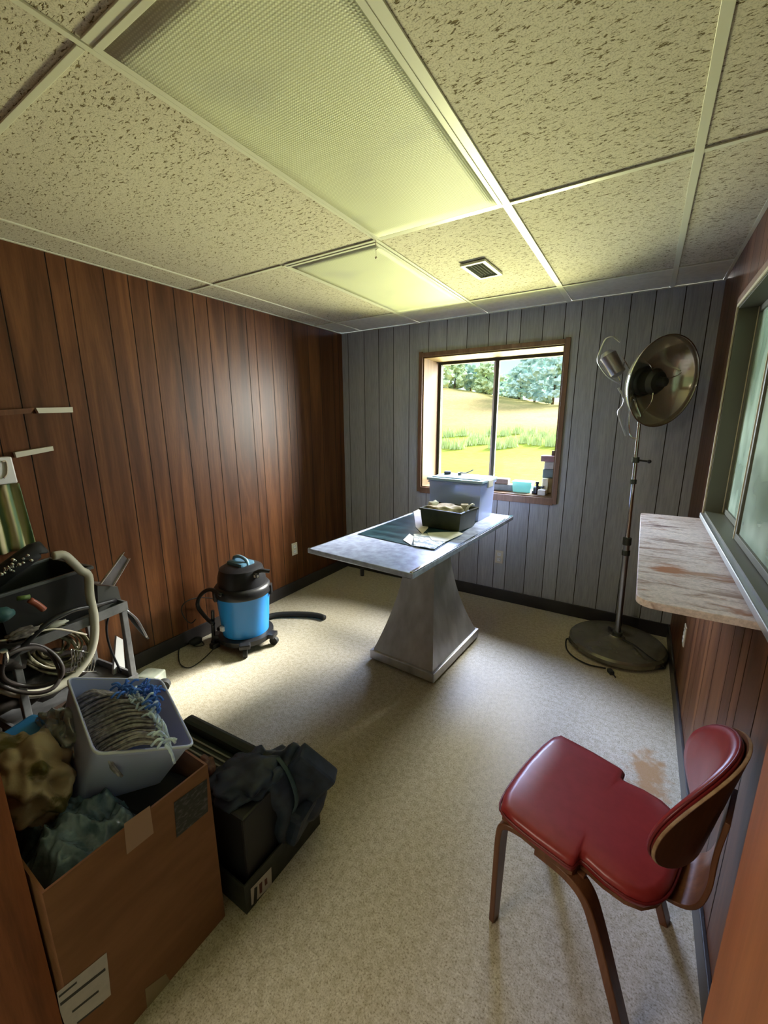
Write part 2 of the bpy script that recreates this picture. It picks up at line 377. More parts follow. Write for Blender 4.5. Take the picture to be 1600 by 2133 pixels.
# back window
mb = MB(); d0, d1 = -.0, .34; t = .02
mb.box((WX0 + t / 2 - .001, (d0 + d1) / 2, (WZ0 + WZ1) / 2), (t, d1, WZ1 - WZ0)); mb.box((WX1 - t / 2 + .001, d1 / 2, (WZ0 + WZ1) / 2), (t, d1, WZ1 - WZ0))
mb.box(((WX0 + WX1) / 2, d1 / 2, WZ1 - t / 2 + .001), (WX1 - WX0 - 2 * t, d1, t)); mb.box(((WX0 + WX1) / 2, d1 / 2, WZ0 + t / 2 - .001), (WX1 - WX0 - 2 * t, d1, t))
win = struct(mb.build('window_1', M['reveal']))
mb = MB(); cw = .036
mb.box((WX0 - cw / 2 + .008, -.008, (WZ0 + WZ1) / 2), (cw, .016, WZ1 - WZ0 + 2 * cw), bev=.003); mb.box((WX1 + cw / 2 - .008, -.008, (WZ0 + WZ1) / 2), (cw, .016, WZ1 - WZ0 + 2 * cw), bev=.003)
mb.box(((WX0 + WX1) / 2, -.008, WZ1 + cw / 2 - .008), (WX1 - WX0, .016, cw), bev=.003); mb.box(((WX0 + WX1) / 2, -.009, WZ0 - .018), (WX1 - WX0, .018, .056), bev=.003)
mb.build('casing', M['casing'], win)
mb = MB(); fy = .335; fx0, fx1, fz0, fz1 = WX0 + .02, WX1 - .02, WZ0 + .02, WZ1 - .02; mx_ = 1.472
for x in (fx0 + .012, fx1 - .012): mb.box((x, fy, (fz0 + fz1) / 2), (.024, .05, fz1 - fz0))
for z in (fz0 + .012, fz1 - .012): mb.box(((fx0 + fx1) / 2, fy, z), (fx1 - fx0 - .048, .05, .024))
mb.build('sash_frame', M['alu_dark'], win)
mb = MB(); mb.box((mx_, fy - .008, (fz0 + fz1) / 2), (.03, .03, fz1 - fz0 - .05)); mb.build('meeting_stile', M['alu_dark'], win)
mb = MB(); mb.box((mx_ - .028, fy + .012, (fz0 + fz1) / 2), (.022, .012, fz1 - fz0 - .05)); mb.build('screen_edge', mat('pale_vinyl', (.75, .72, .75), .4), win)
for a, b in ((fx0 + .024, mx_ - .04), (mx_ + .016, fx1 - .024)): MB().box(((a + b) / 2, fy + .005, (fz0 + fz1) / 2), (b - a, .004, fz1 - fz0 - .05)).build('pane', M['glass'], win)

# side window (right wall)
mb = MB(); x0 = W - .004
yc, zc = (RY0 + RY1) / 2, (RZ0 + RZ1) / 2; ly, lz = RY1 - RY0, RZ1 - RZ0
mb.box((W + .05, RY1 - .008, zc), (.125, .016, lz)); mb.box((W + .05, RY0 + .008, zc), (.125, .016, lz)); mb.box((W + .05, yc, RZ1 - .008), (.125, ly - .032, .016)); mb.box((W + .05, yc, RZ0 + .008), (.125, ly - .032, .016))
M['olive_frame'] = mat('olive_brown_frame', (.10, .095, .065), .4)
win2 = struct(mb.build('window_2', M['olive_frame']))
mb = MB()
for (y, w_) in ((RY1 + .02, .045), (RY0 - .02, .045)): mb.box((W - .008, y, zc), (.018, w_, lz + .085), bev=.003)
mb.box((W - .008, yc, RZ1 + .02), (.018, ly, .045), bev=.003)
mb.build('casing', M['casing'], win2)
mb = MB(); mb.box((W - .012, yc, RZ0 - .008), (.034, ly, .026), bev=.004); mb.build('sill_track', M['alu'], win2)
M['pale_edge'] = mat('pale_gold_edge', (.62, .56, .40), .3)
mb = MB(); mb.box((W - .0175, RY1 - .001, zc), (.006, .008, lz)); mb.box((W - .0175, yc, RZ1 - .002), (.006, ly, .014)); mb.build('pale_edge', M['pale_edge'], win2)
def pane(y0, y1, x, nm='sash_frame'):
    mb = MB(); f = .026; z0, z1 = RZ0 + .018, RZ1 - .018
    for y in (y0 + f / 2, y1 - f / 2): mb.box((x, y, (z0 + z1) / 2), (.022, f, z1 - z0), bev=.002)
    for z in (z0 + f / 2, z1 - f / 2): mb.box((x, (y0 + y1) / 2, z), (.022, y1 - y0 - 2 * f, f), bev=.002)
    s_ = mb.build(nm, M['olive_frame'], win2); eb = MB(); eb.box((x - .012, y1 - .003, (z0 + z1) / 2), (.004, .006, z1 - z0)); eb.build('pale_edge', M['pale_edge'], s_); eb = MB(); eb.box((x - .012, y0 + .003, (z0 + z1) / 2), (.004, .006, z1 - z0)); eb.build('pale_edge', M['pale_edge'], s_); MB().box((x, (y0 + y1) / 2, (z0 + z1) / 2), (.004, y1 - y0 - 2 * f, z1 - z0 - 2 * f)).build('pane', M['glass_side'], s_)
pane(RY1 - .65, RY1 - .016, W + .07); pane(RY0 + .016, RY1 - .58, W + .035)

# ------------------------------------------------------------------ ceiling lights, vent, hook
def ceiling_light(x0, x1, y0, y1, label):
    t = thing('ceiling_light', label, 'ceiling light', ((x0 + x1) / 2, (y0 + y1) / 2, H), 0, 'troffer lights in the drop ceiling')
    a, b = (x1 - x0) / 2 - .012, (y1 - y0) / 2 - .012
    mb = MB()
    for s_ in (-1, 1): mb.box((s_ * (a - .008), 0, -.001), (.016, 2 * b, .006), bev=.001); mb.box((0, s_ * (b - .008), -.001), (2 * a - .032, .016, .006), bev=.001)
    mb.build('frame', M['white_paint'], t)
    mb = MB(); aa, bb = a - .014, b - .014
    mb.grid(lambda u, v: (-aa + 2 * aa * u, -bb + 2 * bb * v, -.002 - .006 * math.sin(PI * u) * math.sin(PI * v)), 12, 20); mb.build('diffuser', M['diffuser'], t, smooth='all', solid=.003)
    return t
ceiling_light(TX[2], TX[3], TY[2], TY[1], 'large near ceiling light with a ribbed yellowish diffuser, nearest the doorway')
ceiling_light(TX[1], TX[2], TY[1], TY[0], 'far ceiling light panel with a yellowish diffuser, nearer the window wall')
vt = thing('ceiling_vent', 'small white framed air vent in a ceiling tile near the window', 'vent', (1.755, -.99, H), -.06)
mb = MB()
for s_ in (-1, 1): mb.box((s_ * .062, 0, -.005), (.022, .27, .012), bev=.003); mb.box((0, s_ * .124, -.005), (.104, .022, .012), bev=.003)
mb.build('frame', M['white_paint'], vt); MB().box((0, 0, .000), (.104, .228, .004)).build('duct_opening', M['dark'], vt)
for i in range(5): MB().box((-.036 + i * .018, 0, -.004), (.002, .226, .012), rot=Matrix.Rotation(.6, 4, 'Y')).build('louver', M['alu_dark'], vt)
hk = at(783, 500, 2, H)
mb = MB(); mb.tube([(hk.x, hk.y, H), (hk.x, hk.y, H - .02), (hk.x + .008, hk.y, H - .035), (hk.x, hk.y - .004, H - .045)], .0022, 6); mb.ball((hk.x, hk.y, H - .075), .007, 1); mb.cyl((hk.x, hk.y, H - .045), (hk.x, hk.y, H - .07), .0008, 5)
tag(mb.build('ceiling_hook', M['ivory'], smooth=True), 'tiny hook hanging from the ceiling grid between the two light panels', 'hook')

# ------------------------------------------------------------------ outlets
def outlet(loc, rz, label):
    t = thing('wall_outlet', label, 'outlet', loc, rz, 'wall outlets')
    MB().box((0, -.003, 0), (.07, .006, .115), bev=.002).build('cover_plate', M['ivory'], t)
    for s_ in (-1, 1):
        mb = MB(); mb.box((0, -.0065, s_ * .024), (.034, .004, .03), bev=.004)
        for q in (-1, 1): mb.box((q * .007, -.009, s_ * .024 + .003), (.002, .001, .009), mi=1)
        mb.build('socket', [M['white_plastic'], M['black']], t)
outlet((1.673, 0, .40), 0, 'ivory double outlet on the window wall below the window'); outlet((0, -.80, .415), -PI / 2 * -1, 'white outlet on the brown left wall behind the blue vacuum')
outlet((W, -.80, .40), -PI / 2, 'white outlet on the right wall under the stained shelf')

# ------------------------------------------------------------------ stained wall shelf
mt = mat('stained_laminate', (.5, .42, .36), .5); M['shelf'] = mt
v = coord(mt, (.35, 1.5, 1)); n1 = ntex(mt, v, 16, 5, .65, .8); v2 = coord(mt); n2 = ntex(mt, v2, 90, 3, .7)
a = ramp(mt, n1, [(.33, (.20, .10, .065)), (.40, (.46, .34, .28)), (.50, (.66, .57, .53)), (.68, (.74, .63, .56))]); b = ramp(mt, n2, [(.3, (.75, .75, .75)), (.6, (1.08, 1.08, 1.08))])
c = mix(mt, 1, a.outputs[0], b.outputs[0], 'MULTIPLY')
n3 = ntex(mt, coord(mt, (.9, 2.2, 1)), 5.5, 4, .6, 1); r = ramp(mt, n3, [(.60, (0, 0, 0)), (.70, (.8, .8, .8))]); c = mix(mt, r.outputs[0], c, (.33, .13, .045))
def spot(mt, c, pos, sc3, col, k, nz):
    g = N(mt, 'ShaderNodeNewGeometry'); a1 = N(mt, 'ShaderNodeVectorMath', operation='SUBTRACT'); L(mt, g.outputs['Position'], a1.inputs[0]); a1.inputs[1].default_value = pos
    a2 = N(mt, 'ShaderNodeVectorMath', operation='MULTIPLY'); L(mt, a1.outputs[0], a2.inputs[0]); a2.inputs[1].default_value = sc3
    ln = N(mt, 'ShaderNodeVectorMath', operation='LENGTH'); L(mt, a2.outputs[0], ln.inputs[0])
    mu = N(mt, 'ShaderNodeMath', operation='MULTIPLY_ADD'); L(mt, nz, mu.inputs[0]); mu.inputs[1].default_value = 2.6; mu.inputs[2].default_value = -1.3
    ad = N(mt, 'ShaderNodeMath', operation='ADD'); L(mt, ln.outputs['Value'], ad.inputs[0]); L(mt, mu.outputs[0], ad.inputs[1])
    rr = ramp(mt, ad.outputs[0], [(.4, (k, k, k)), (.95, (0, 0, 0))]); return mix(mt, rr.outputs[0], c, col)
nz = ntex(mt, coord(mt, (.6, 1.6, 1)), 22, 4)
for (u_, v_, sx_, sy_, col_, k_) in ((1395, 1188, 16, 14, (.36, .13, .04), .95), (1480, 1200, 9, 26, (.36, .18, .09), .8), (1378, 1096, 14, 26, (.12, .05, .04), .9), (1400, 1128, 12, 40, (.2, .12, .09), .8), (1530, 1240, 12, 30, (.24, .14, .09), .7), (1500, 1090, 14, 30, (.16, .09, .06), .8)):
    q_ = at(u_, v_, 2, 1.062); c = spot(mt, c, tuple(q_), (sx_, sy_, 0), col_, k_, nz)
L(mt, c, bsdf(mt).inputs['Base Color']); bump(mt, n2, .1, .001)
SZ = 1.062; sx0 = 2.668; sy0, sy1 = -2.60, -.775
mb = MB(); poly = [(W - .001, sy0), (sx0 + .22, sy0 + .0)]
poly = []
def arc(cx, cy, r, a0, a1, n=6): return [(cx + r * math.cos(a0 + (a1 - a0) * i / n), cy + r * math.sin(a0 + (a1 - a0) * i / n)) for i in range(n + 1)]
y_near = -2.115
poly = [(W - .001, sy1), ] + arc(sx0 + .02, sy1 - .02, .02, PI / 2, PI, 4) + arc(sx0 + .05, y_near + .05, .05, PI, 3 * PI / 2, 6) + [(W - .001, y_near)]
mb.prism(poly, SZ - .022, SZ)
sh = thing('wall_shelf', 'stained pale wooden shelf with rust marks below the side window', 'shelf', (0, 0, 0))
mb.build('shelf_board', M['shelf'], sh, bev=.002)
MB().box(((sx0 + W) / 2 + .02, (sy1 + y_near) / 2, SZ - .032), (W - sx0 - .06, sy1 - y_near - .12, .019)).build('apron', M['black_matte'], sh)
# ------------------------------------------------------------------ exam table
TA = -.060; tb = thing('exam_table', 'stainless steel veterinary exam table with flared pedestal under the window', 'table', (1.497, -1.065, 0), TA)
M['table_top'] = varied('sky_tinted_stainless_top', (.42, .47, .68), (.62, .70, .98), 22, .27, (1, 1, 1), .03, metal=.3)  # blue of the reflected sky is put into the steel colour
M['pedestal'] = varied('pedestal_steel', (.42, .41, .42), (.62, .61, .63), 9, .36, (1, 1, .35), .05, metal=.7)
mb = MB(); rings = []
for i in range(15):
    t_ = i / 14; z = .075 + .765 * t_; k_ = (1 - t_) ** 1.9; hx, hy = .100 + .125 * k_, .10 + .225 * k_
    rings.append([(-hx, -hy, z), (hx, -hy, z), (hx, hy, z), (-hx, hy, z)])
mb.loft(rings); mb.build('pedestal', M['pedestal'], tb, smooth=True)
mb = MB(); mb.box((0, 0, .045), (.486, .688, .06), bev=.006); mb.build('base_plinth', M['pedestal'], tb)
MB().box((0, 0, .0075), (.44, .64, .015)).build('base_foot', M['black_matte'], tb)
mb = MB(); TX_, TY_ = .345, .715
mb.box((0, -.055, .864), (2 * TX_, 2 * TY_, .028), bev=.005)
mb.build('tabletop', M['table_top'], tb)
mb = MB()
for s_ in (-1, 1): mb.box((s_ * (TX_ - .012), -.055, .8805), (.018, 2 * TY_ - .008, .006), bev=.002)
mb.build('raised_rim', M['chrome'], tb)
MB().box((0, -.055, .843), (2 * TX_ - .06, 2 * TY_ - .06, .015)).build('underframe', M['alu_dark'], tb)
q = at(743, 1188, 2, .83); lp = Matrix.Rotation(-TA, 4, 'Z') @ (q - Vector((1.497, -1.065, 0)))
MB().cyl((lp.x + .02, lp.y + .02, .838), (lp.x + .02, lp.y + .02, .80), .010).build('lock_knob', M['black'], tb, smooth=True)

ZT = .8785
# dark poster on the table
def tw(x, y, z): # table-local to world
    p = Matrix.Rotation(TA, 4, 'Z') @ Vector((x, y, z)); return p + Vector((1.497, -1.065, 0))
mt = mat('dark_teal_print', (.03, .08, .09), .3); M['poster'] = mt
n = ntex(mt, coord(mt, (1, 3, 1)), 6, 4); r = ramp(mt, n, [(.35, (.006, .018, .024)), (.55, (.018, .05, .065)), (.75, (.06, .11, .14))]); L(mt, r.outputs[0], bsdf(mt).inputs['Base Color'])
pl = [at(745, 1112, 2, ZT + .003), at(905, 1147, 2, ZT + .003), at(985, 1095, 2, ZT + .003), at(1010, 1070, 2, ZT + .003), at(880, 1062, 2, ZT + .003)]
mb = MB(); mb.loft([[(p.x, p.y, ZT + .0015) for p in pl], [(p.x, p.y, ZT + .003) for p in pl]]); tag(mb.build('poster', M['poster']), 'dark teal glossy printed sheet lying flat on the exam table', 'poster')
def sheet(name, px, z, m, label, cat, group=None, th=.0015):
    P = [at(u, v, 2, z) for u, v in px]; mb = MB(); mb.loft([[(p.x, p.y, z) for p in P], [(p.x, p.y, z + th) for p in P]])
    return tag(mb.build(name, m), label, cat, group)
M['paper'] = varied('paper', (.66, .66, .62), (.80, .79, .74), 20, .6, bstr=.05)
M['print'] = varied('printed_paper', (.20, .24, .22), (.80, .80, .74), 26, .5, bstr=0, lo=.45, hi=.55)
M['pink_paper'] = varied('pink_paper', (.72, .60, .56), (.82, .72, .68), 20, .6, bstr=.05)
z2 = ZT + .0055
sheet('paper_sheet', [(866, 1098), (862, 1066), (885, 1056), (892, 1100), (880, 1112)], z2, M['pink_paper'], 'pinkish crumpled paper beside the dark basket on the exam table', 'paper')
sheet('photo_print', [(840, 1125), (853, 1112), (862, 1118), (857, 1136)], z2, M['paper'], 'white scrap of paper with torn edge on the teal poster', 'paper')
sheet('leaflet', [(862, 1113), (925, 1108), (930, 1128), (905, 1144), (862, 1137)], z2 + .001, M['print'], 'black and white printed leaflet in front of the dark basket', 'leaflet')
sheet('leaflet', [(890, 1110), (955, 1108), (965, 1112), (930, 1128), (900, 1126)], z2 + .003, M['paper'], 'pale bluish folded leaflet partly under the dark basket', 'leaflet')

# storage box on the table
M['clear_box'] = mat('frosted_plastic', (.55, .64, .90), .25, alpha=.62)
M['clear_lid'] = mat('frosted_lid', (.48, .66, .88), .3)
bx = thing('storage_box', 'translucent plastic storage box full of supplies at the far end of the exam table', 'storage box', (1.535, -.60, ZT + .002), -.05)
def open_tub(mb, w, d, h, tp, th=.004, mi=0):
    def ring(hw, hd, z): return [(-hw, -hd, z), (hw, -hd, z), (hw, hd, z), (-hw, hd, z)]
    mb.loft([ring(w / 2 * tp, d / 2 * tp, 0), ring(w / 2, d / 2, h), ring(w / 2 - th, d / 2 - th, h), ring(w / 2 * tp - th, d / 2 * tp - th, th)], mi)
mb = MB(); open_tub(mb, .40, .27, .265, .94); mb.box((0, 0, .255), (.418, .288, .012), bev=.003); mb.build('tub', M['clear_box'], bx)
mb = MB(); mb.box((0, 0, .276), (.43, .30, .02), bev=.006); mb.box((0, 0, .289), (.37, .24, .01), bev=.004); mb.build('lid', M['clear_lid'], bx)
for s_ in (-1, 1): MB().box((s_ * .214, 0, .255), (.014, .09, .05), bev=.004).build('latch', M['white_plastic'], bx)
inner = [((-.13, 0, .12), (.10, .16, .19), (.03, .17, .30), 'blue carton packed inside the left end of the storage box'), ((-.02, .0, .09), (.10, .17, .14), (.30, .36, .30), 'grey green packet inside the middle of the storage box'), ((.09, -.02, .085), (.10, .16, .13), (.20, .16, .09), 'brown packet inside the right end of the storage box')]
for c_, d_, col_, lb in inner:
    mb = MB(); mb.box(c_, d_, rot=.1, bev=.01); o = mb.build('packet', varied('packet_' + lb[:5].strip(), col_, tuple(min(1, x * 1.8 + .1) for x in col_), 18, .5, bstr=.1)); o.matrix_world = Matrix.Translation(bx.location) @ Matrix.Rotation(-.05, 4, 'Z'); tag(o, lb, 'packet')
# small things on the lid
def on_lid(x, y, z=0): return Matrix.Translation(bx.location) @ Matrix.Rotation(-.05, 4, 'Z') @ Vector((x, y, .294 + z))
p = on_lid(-.13, 0.02); mb = MB(); mb.box((p.x, p.y, p.z + .012), (.05, .03, .024), rot=.4, bev=.005); tag(mb.build('metal_clip', M['black']), 'small dark clip on the left end of the storage box lid', 'clip')
p = on_lid(-.03, .02); mb = MB(); mb.cyl((p.x, p.y, p.z), (p.x, p.y, p.z + .02), .014); mb.tube([(p.x, p.y, p.z + .02), (p.x + .05, p.y, p.z + .02), (p.x + .10, p.y + .01, p.z + .045)], .004, 8)
tag(mb.build('syringe', M['alu_dark'], smooth=True), 'small dark tool with a raised tip lying on the storage box lid', 'tool')

# dark basket
bk = thing('basket', 'dark olive plastic basket of odds and ends in front of the storage box', 'basket', (1.59, -.965, ZT + .007), -.10)
M['olive'] = varied('olive_plastic', (.020, .026, .012), (.045, .05, .022), 12, .45, bstr=.05)
mb = MB(); open_tub(mb, .30, .24, .125, .90, .006); mb.box((0, -.121, .116), (.31, .008, .014), bev=.002); mb.box((0, .121, .116), (.31, .008, .014), bev=.002)
for s_ in (-1, 1): mb.box((s_ * .151, 0, .116), (.008, .24, .014), bev=.002)
mb.build('basket_body', M['olive'], bk)
M['cloth_beige'] = varied('crumpled_beige', (.30, .23, .14), (.66, .58, .46), 14, .7, bstr=.4, bdist=.006)
def lump(name, c, r, s3, m, label, cat, amp=.5, fr=2.4, sub=4, group=None, kind=None):
    mb = MB(); mb.ball(c, r, sub, s3, amp=amp, fr=fr); return tag(mb.build(name, m, smooth='all'), label, cat, group, kind)
wb = lambda x, y, z: Matrix.Translation(bk.location) @ Matrix.Rotation(-.10, 4, 'Z') @ Vector((x, y, z))
lump('crumpled_bag', wb(-.02, .0, .105), .09, (1.4, .95, .42), M['cloth_beige'], 'crumpled beige plastic bag heaped in the dark basket', 'bag')
mb = MB(); mb.tube([wb(.13, -.05, .07), wb(.15, -.04, .14), wb(.165, .0, .165), wb(.15, .06, .15)], .006, 8); tag(mb.build('handle_wire', M['ivory'], smooth=True), 'pale bent wire sticking out of the basket', 'wire')
lump('crumpled_tissue', wb(-.13, .03, .12), .035, (1.1, 1, .8), M['paper'], 'white crumpled tissue at the left end of the dark basket', 'tissue', sub=3)
mb = MB(); mb.box(wb(.09, .05, .12), (.05, .06, .06), rot=.4, bev=.006); tag(mb.build('small_carton', M['cloth_beige']), 'small tan carton standing in the right end of the basket', 'box')

# ------------------------------------------------------------------ things on the window sill
SL = WZ0 + .0195
def sbox(name, x, y, z, d, col_, label, cat, rz=0, rough=.5):
    mb = MB(); mb.box((x, y, z + d[2] / 2), d, rot=rz, bev=min(d) * .12); return tag(mb.build(name, varied(name + '_mat', col_, tuple(min(1, x_ * 1.3) for x_ in col_), 25, rough, bstr=0)), label, cat)
sbox('carton', 1.62, .16, SL, (.19, .10, .055), (.19, .21, .22), 'dark grey carton lying on the window sill next to the storage box', 'box')
sbox('carton', 1.60, .16, SL + .056, (.15, .09, .045), (.20, .13, .09), 'brown carton on top of the grey carton on the sill', 'box', .05)
mb = MB(); cy = Matrix.Translation((1.80, .15, SL)); mb.at(cy); open_tub(mb, .16, .11, .085, .9, .003); mb.box((0, 0, .088), (.17, .12, .008), bev=.002)
tag(mb.build('clear_tub', mat('aqua_tub', (.35, .75, .75), .2, alpha=.6)), 'clear aqua plastic tub on the window sill', 'tub')
mb = MB().at(Matrix.Translation((1.925, .10, SL))); mb.lathe([(.022, 0), (.030, .01), (.028, .05), (.012, .062), (.010, .08), (.014, .085), (.014, .10)], 20); mb.box((.03, 0, .06), (.05, .014, .012)); mb.box((0, 0, .012), (.07, .05, .022), bev=.004)
tag(mb.build('pump_bottle', M['black'], smooth=True), 'small black pump bottle on the window sill', 'bottle')
sbox('jar', 1.985, .13, SL, (.045, .045, .13), (.62, .60, .50), 'cream coloured narrow carton on the sill beside the black bottle', 'box')
sbox('white_tub', 1.975, .055, SL, (.06, .05, .045), (.72, .72, .74), 'short white tub at the front of the window sill', 'tub')
# stack at the right end of the sill
st = [(.10, .09, .125, (.42, .32, .26), 'tan carton at the bottom of the stack in the right corner of the sill'), (.10, .09, .075, (.10, .13, .14), 'dark slate box in the middle of the stack on the sill'), (.085, .08, .06, (.36, .34, .36), 'light grey box second from the top of the sill stack'), (.125, .09, .05, (.20, .11, .13), 'flat maroon box near the top of the sill stack')]
z = SL
for a_, b_, h_, c_, lb in st:
    sbox('stacked_box', 1.995 if a_ < .12 else 1.985, .215, z, (a_, b_, h_), c_, lb, 'box', 0); z += h_ + .0005
sbox('small_bottle', 2.01, .215, z, (.022, .022, .04), (.08, .06, .07), 'tiny dark bottle standing on top of the sill stack', 'bottle')

# ------------------------------------------------------------------ floor lamp (surgical)
LX, LY = 2.632, -.36
lt = thing('exam_lamp', 'tall chrome surgical floor lamp with a round glass reflector beside the window', 'lamp', (LX, LY, 0))
M['lamp_base'] = varied('lamp_base_metal', (.20, .19, .155), (.30, .28, .23), 10, .26, metal=.7, bstr=.03)
mb = MB(); mb.lathe([(.295, .012), (.303, .02), (.303, .045), (.29, .06), (.16, .078), (.06, .088), (.045, .10)], 56); mb.build('base', M['lamp_base'], lt, smooth=True)
for a_ in range(4): mb = MB(); mb.cyl((.24 * math.cos(a_ * PI / 2 + .6), .24 * math.sin(a_ * PI / 2 + .6), 0), (.24 * math.cos(a_ * PI / 2 + .6), .24 * math.sin(a_ * PI / 2 + .6), .02), .022); mb.build('floor_pad', M['black_matte'], lt)
tp = Vector((-.032, 0, 1.60)); bt = Vector((0, 0, .09))
def pp(z): return bt + (tp - bt) * ((z - .09) / (tp.z - .09))
mb = MB(); mb.cyl(pp(.09), pp(.80), .019); mb.build('lower_pole', M['steel'], lt, smooth=True)
mb = MB(); mb.cyl(pp(.80), pp(1.30), .013); mb.cyl(pp(1.30), pp(1.60), .010); mb.build('upper_pole', M['chrome'], lt, smooth=True)
for z_, r_, h_ in ((.10, .032, .05), (.70, .025, .035), (.78, .026, .05), (1.18, .019, .03), (1.32, .022, .035)):
    mb = MB(); mb.cyl(pp(z_ - h_ / 2), pp(z_ + h_ / 2), r_, 20); mb.build('collar', M['alu_dark'], lt, smooth=True, bev=.003)
mb = MB(); a_ = pp(1.32); mb.cyl(a_ + Vector((.01, 0, 0)), a_ + Vector((.07, -.02, -.005)), .006); mb.ball(a_ + Vector((.075, -.021, -.005)), .012, 2); mb.build('height_knob', M['black'], lt, smooth=True)
# reflector: disc facing right and toward the room
hc = Vector((2.70, -.395, 1.79)) - Vector((LX, LY, 0))
toC = (CAM - Vector((2.70, -.395, 1.79))).normalized()
nrm = Vector((.74, -.66, -.12)).normalized()
X_ = Vector((0, 0, 1)).cross(nrm).normalized(); Y_ = nrm.cross(X_)
F = Matrix((X_, Y_, nrm)).transposed().to_4x4(); F.translation = hc
M['lamp_glass'] = mat('smoky_mirror_glass', (.74, .70, .55), .13, metal=.75, alpha=.82)
R_ = .262
prof = [(R_ * math.sin(a) / math.sin(1.05), -R_ * 1.28 * (math.cos(a) - math.cos(1.05))) for a in [1.05 * i / 12 for i in range(12, 0, -1)]]
mb = MB().at(F); mb.lathe(prof + [(.02, prof[-1][1])], 64); mb.bm.faces.ensure_lookup_table()
ff = [f for f in mb.bm.faces if len(f.verts) > 10]; bmesh.ops.delete(mb.bm, geom=[ff[0]], context='FACES')
mb.build('reflector', M['lamp_glass'], lt, smooth='all', solid=.003)
mb = MB().at(F); mb.tube([(R_ * math.cos(k_ * PI / 24), R_ * math.sin(k_ * PI / 24), 0) for k_ in range(48)], .0045, 8, closed=True, smooth=0); mb.build('reflector_rim', M['chrome'], lt, smooth='all')
mb = MB().at(F); mb.lathe([(.075, -.125), (.078, -.06), (.06, -.035), (.03, -.03), (.026, .01), (.012, .02)], 28); mb.build('bulb_housing', M['alu_dark'], lt, smooth=True)
for k_ in range(3):
    mb = MB().at(F); a_ = k_ * 2 * PI / 3 + .3; mb.tube([(.05 * math.cos(a_), .05 * math.sin(a_), -.05), (.12 * math.cos(a_), .12 * math.sin(a_), -.03), (.19 * math.cos(a_), .19 * math.sin(a_), -.055)], .003, 6); mb.build('bulb_cage_rod', M['chrome'], lt, smooth=True)
mb = MB().at(F); mb.lathe([(.085, -.155), (.09, -.13), (.07, -.118), (.03, -.117)], 28); mb.lathe([(.04, -.21), (.045, -.17), (.04, -.15)], 20); mb.build('back_housing', M['alu_dark'], lt, smooth=True)
mb = MB(); bk_ = hc - nrm * .18; mb.tube([pp(1.60), pp(1.66) + Vector((-.03, 0, .01)), bk_ + Vector((-.02, 0, -.05)), bk_], .009, 10); mb.tube([pp(1.45), pp(1.45) + Vector((-.05, 0, .04)), pp(1.6) + Vector((-.06, 0, .1)), bk_], .006, 8); mb.build('yoke', M['chrome'], lt, smooth=True)
# counterbalance loop arm, upper left
Lp = lambda u, v: at(u, v, 1, LY) - Vector((LX, LY, 0))
mb = MB(); loop = [Lp(1293, 800), Lp(1268, 785), Lp(1249, 760), Lp(1246, 745), Lp(1255, 720), Lp(1263, 706), Lp(1278, 702), Lp(1292, 712)]
mb.tube(loop, .006, 8); mb.build('counterbalance_loop', M['steel'], lt, smooth=True)
mb = MB()
for (a_, b_) in (((1292, 793), (1262, 742)), ((1316, 775), (1294, 740))): mb.cyl(Lp(*a_), Lp(*b_), .004, 8)
mb.build('spring_rod', M['chrome'], lt, smooth=True)
mb = MB(); c_ = Lp(1276, 758); mb.at(Matrix.Translation(c_) @ Matrix.Rotation(-.55, 4, 'Y')); mb.lathe([(.02, -.085), (.045, -.07), (.05, .06), (.03, .085)], 20); mb.build('counterweight', M['steel'], lt, smooth=True)
mb = MB(); mb.tube([Lp(1288, 808), Lp(1300, 830), Lp(1297, 845), Lp(1288, 858), Lp(1294, 880), Lp(1304, 908)], .006, 8); mb.build('handle', M['steel'], lt, smooth=True)
# power cord coiled over the base
zz = .012
def fl(u, v, z=.008): p = at(u, v, 2, z); return Vector((p.x, p.y, z))
cord = [fl(1300, 1330, .095), fl(1275, 1312, .095), fl(1268, 1308, .093), fl(1275, 1322, .09), fl(1320, 1345, .085), fl(1352, 1370, .075), fl(1385, 1392, .01), fl(1340, 1392, .008), fl(1270, 1380), fl(1210, 1353), fl(1186, 1335), fl(1198, 1318, .05), fl(1240, 1325, .066), fl(1280, 1348, .07), fl(1320, 1385, .03)]
mb = MB(); mb.tube([p - Vector((LX, LY, 0)) + Vector((0, 0, .006)) for p in cord], .0055, 6, smooth=5); mb.build('power_cord', M['black_matte'], lt, smooth='all')
cord2 = [fl(1320, 1388, .02), fl(1360, 1394), fl(1260, 1381, .010), fl(1205, 1350, .010), fl(1182, 1330), fl(1180, 1350), fl(1195, 1368), fl(1225, 1384), fl(1262, 1392)]
mb = MB(); mb.tube([p - Vector((LX, LY, 0)) for p in cord2[3:]], .005, 6, smooth=5); mb.build('cord_end', M['black_matte'], lt, smooth='all')
mb = MB(); q = fl(1272, 1399, .012) - Vector((LX, LY, 0)); mb.box(q, (.028, .045, .024), rot=.5, bev=.006); mb.cyl(q + Vector((.02, -.03, 0)), q + Vector((.03, -.05, 0)), .004); mb.build('plug', M['black_matte'], lt)

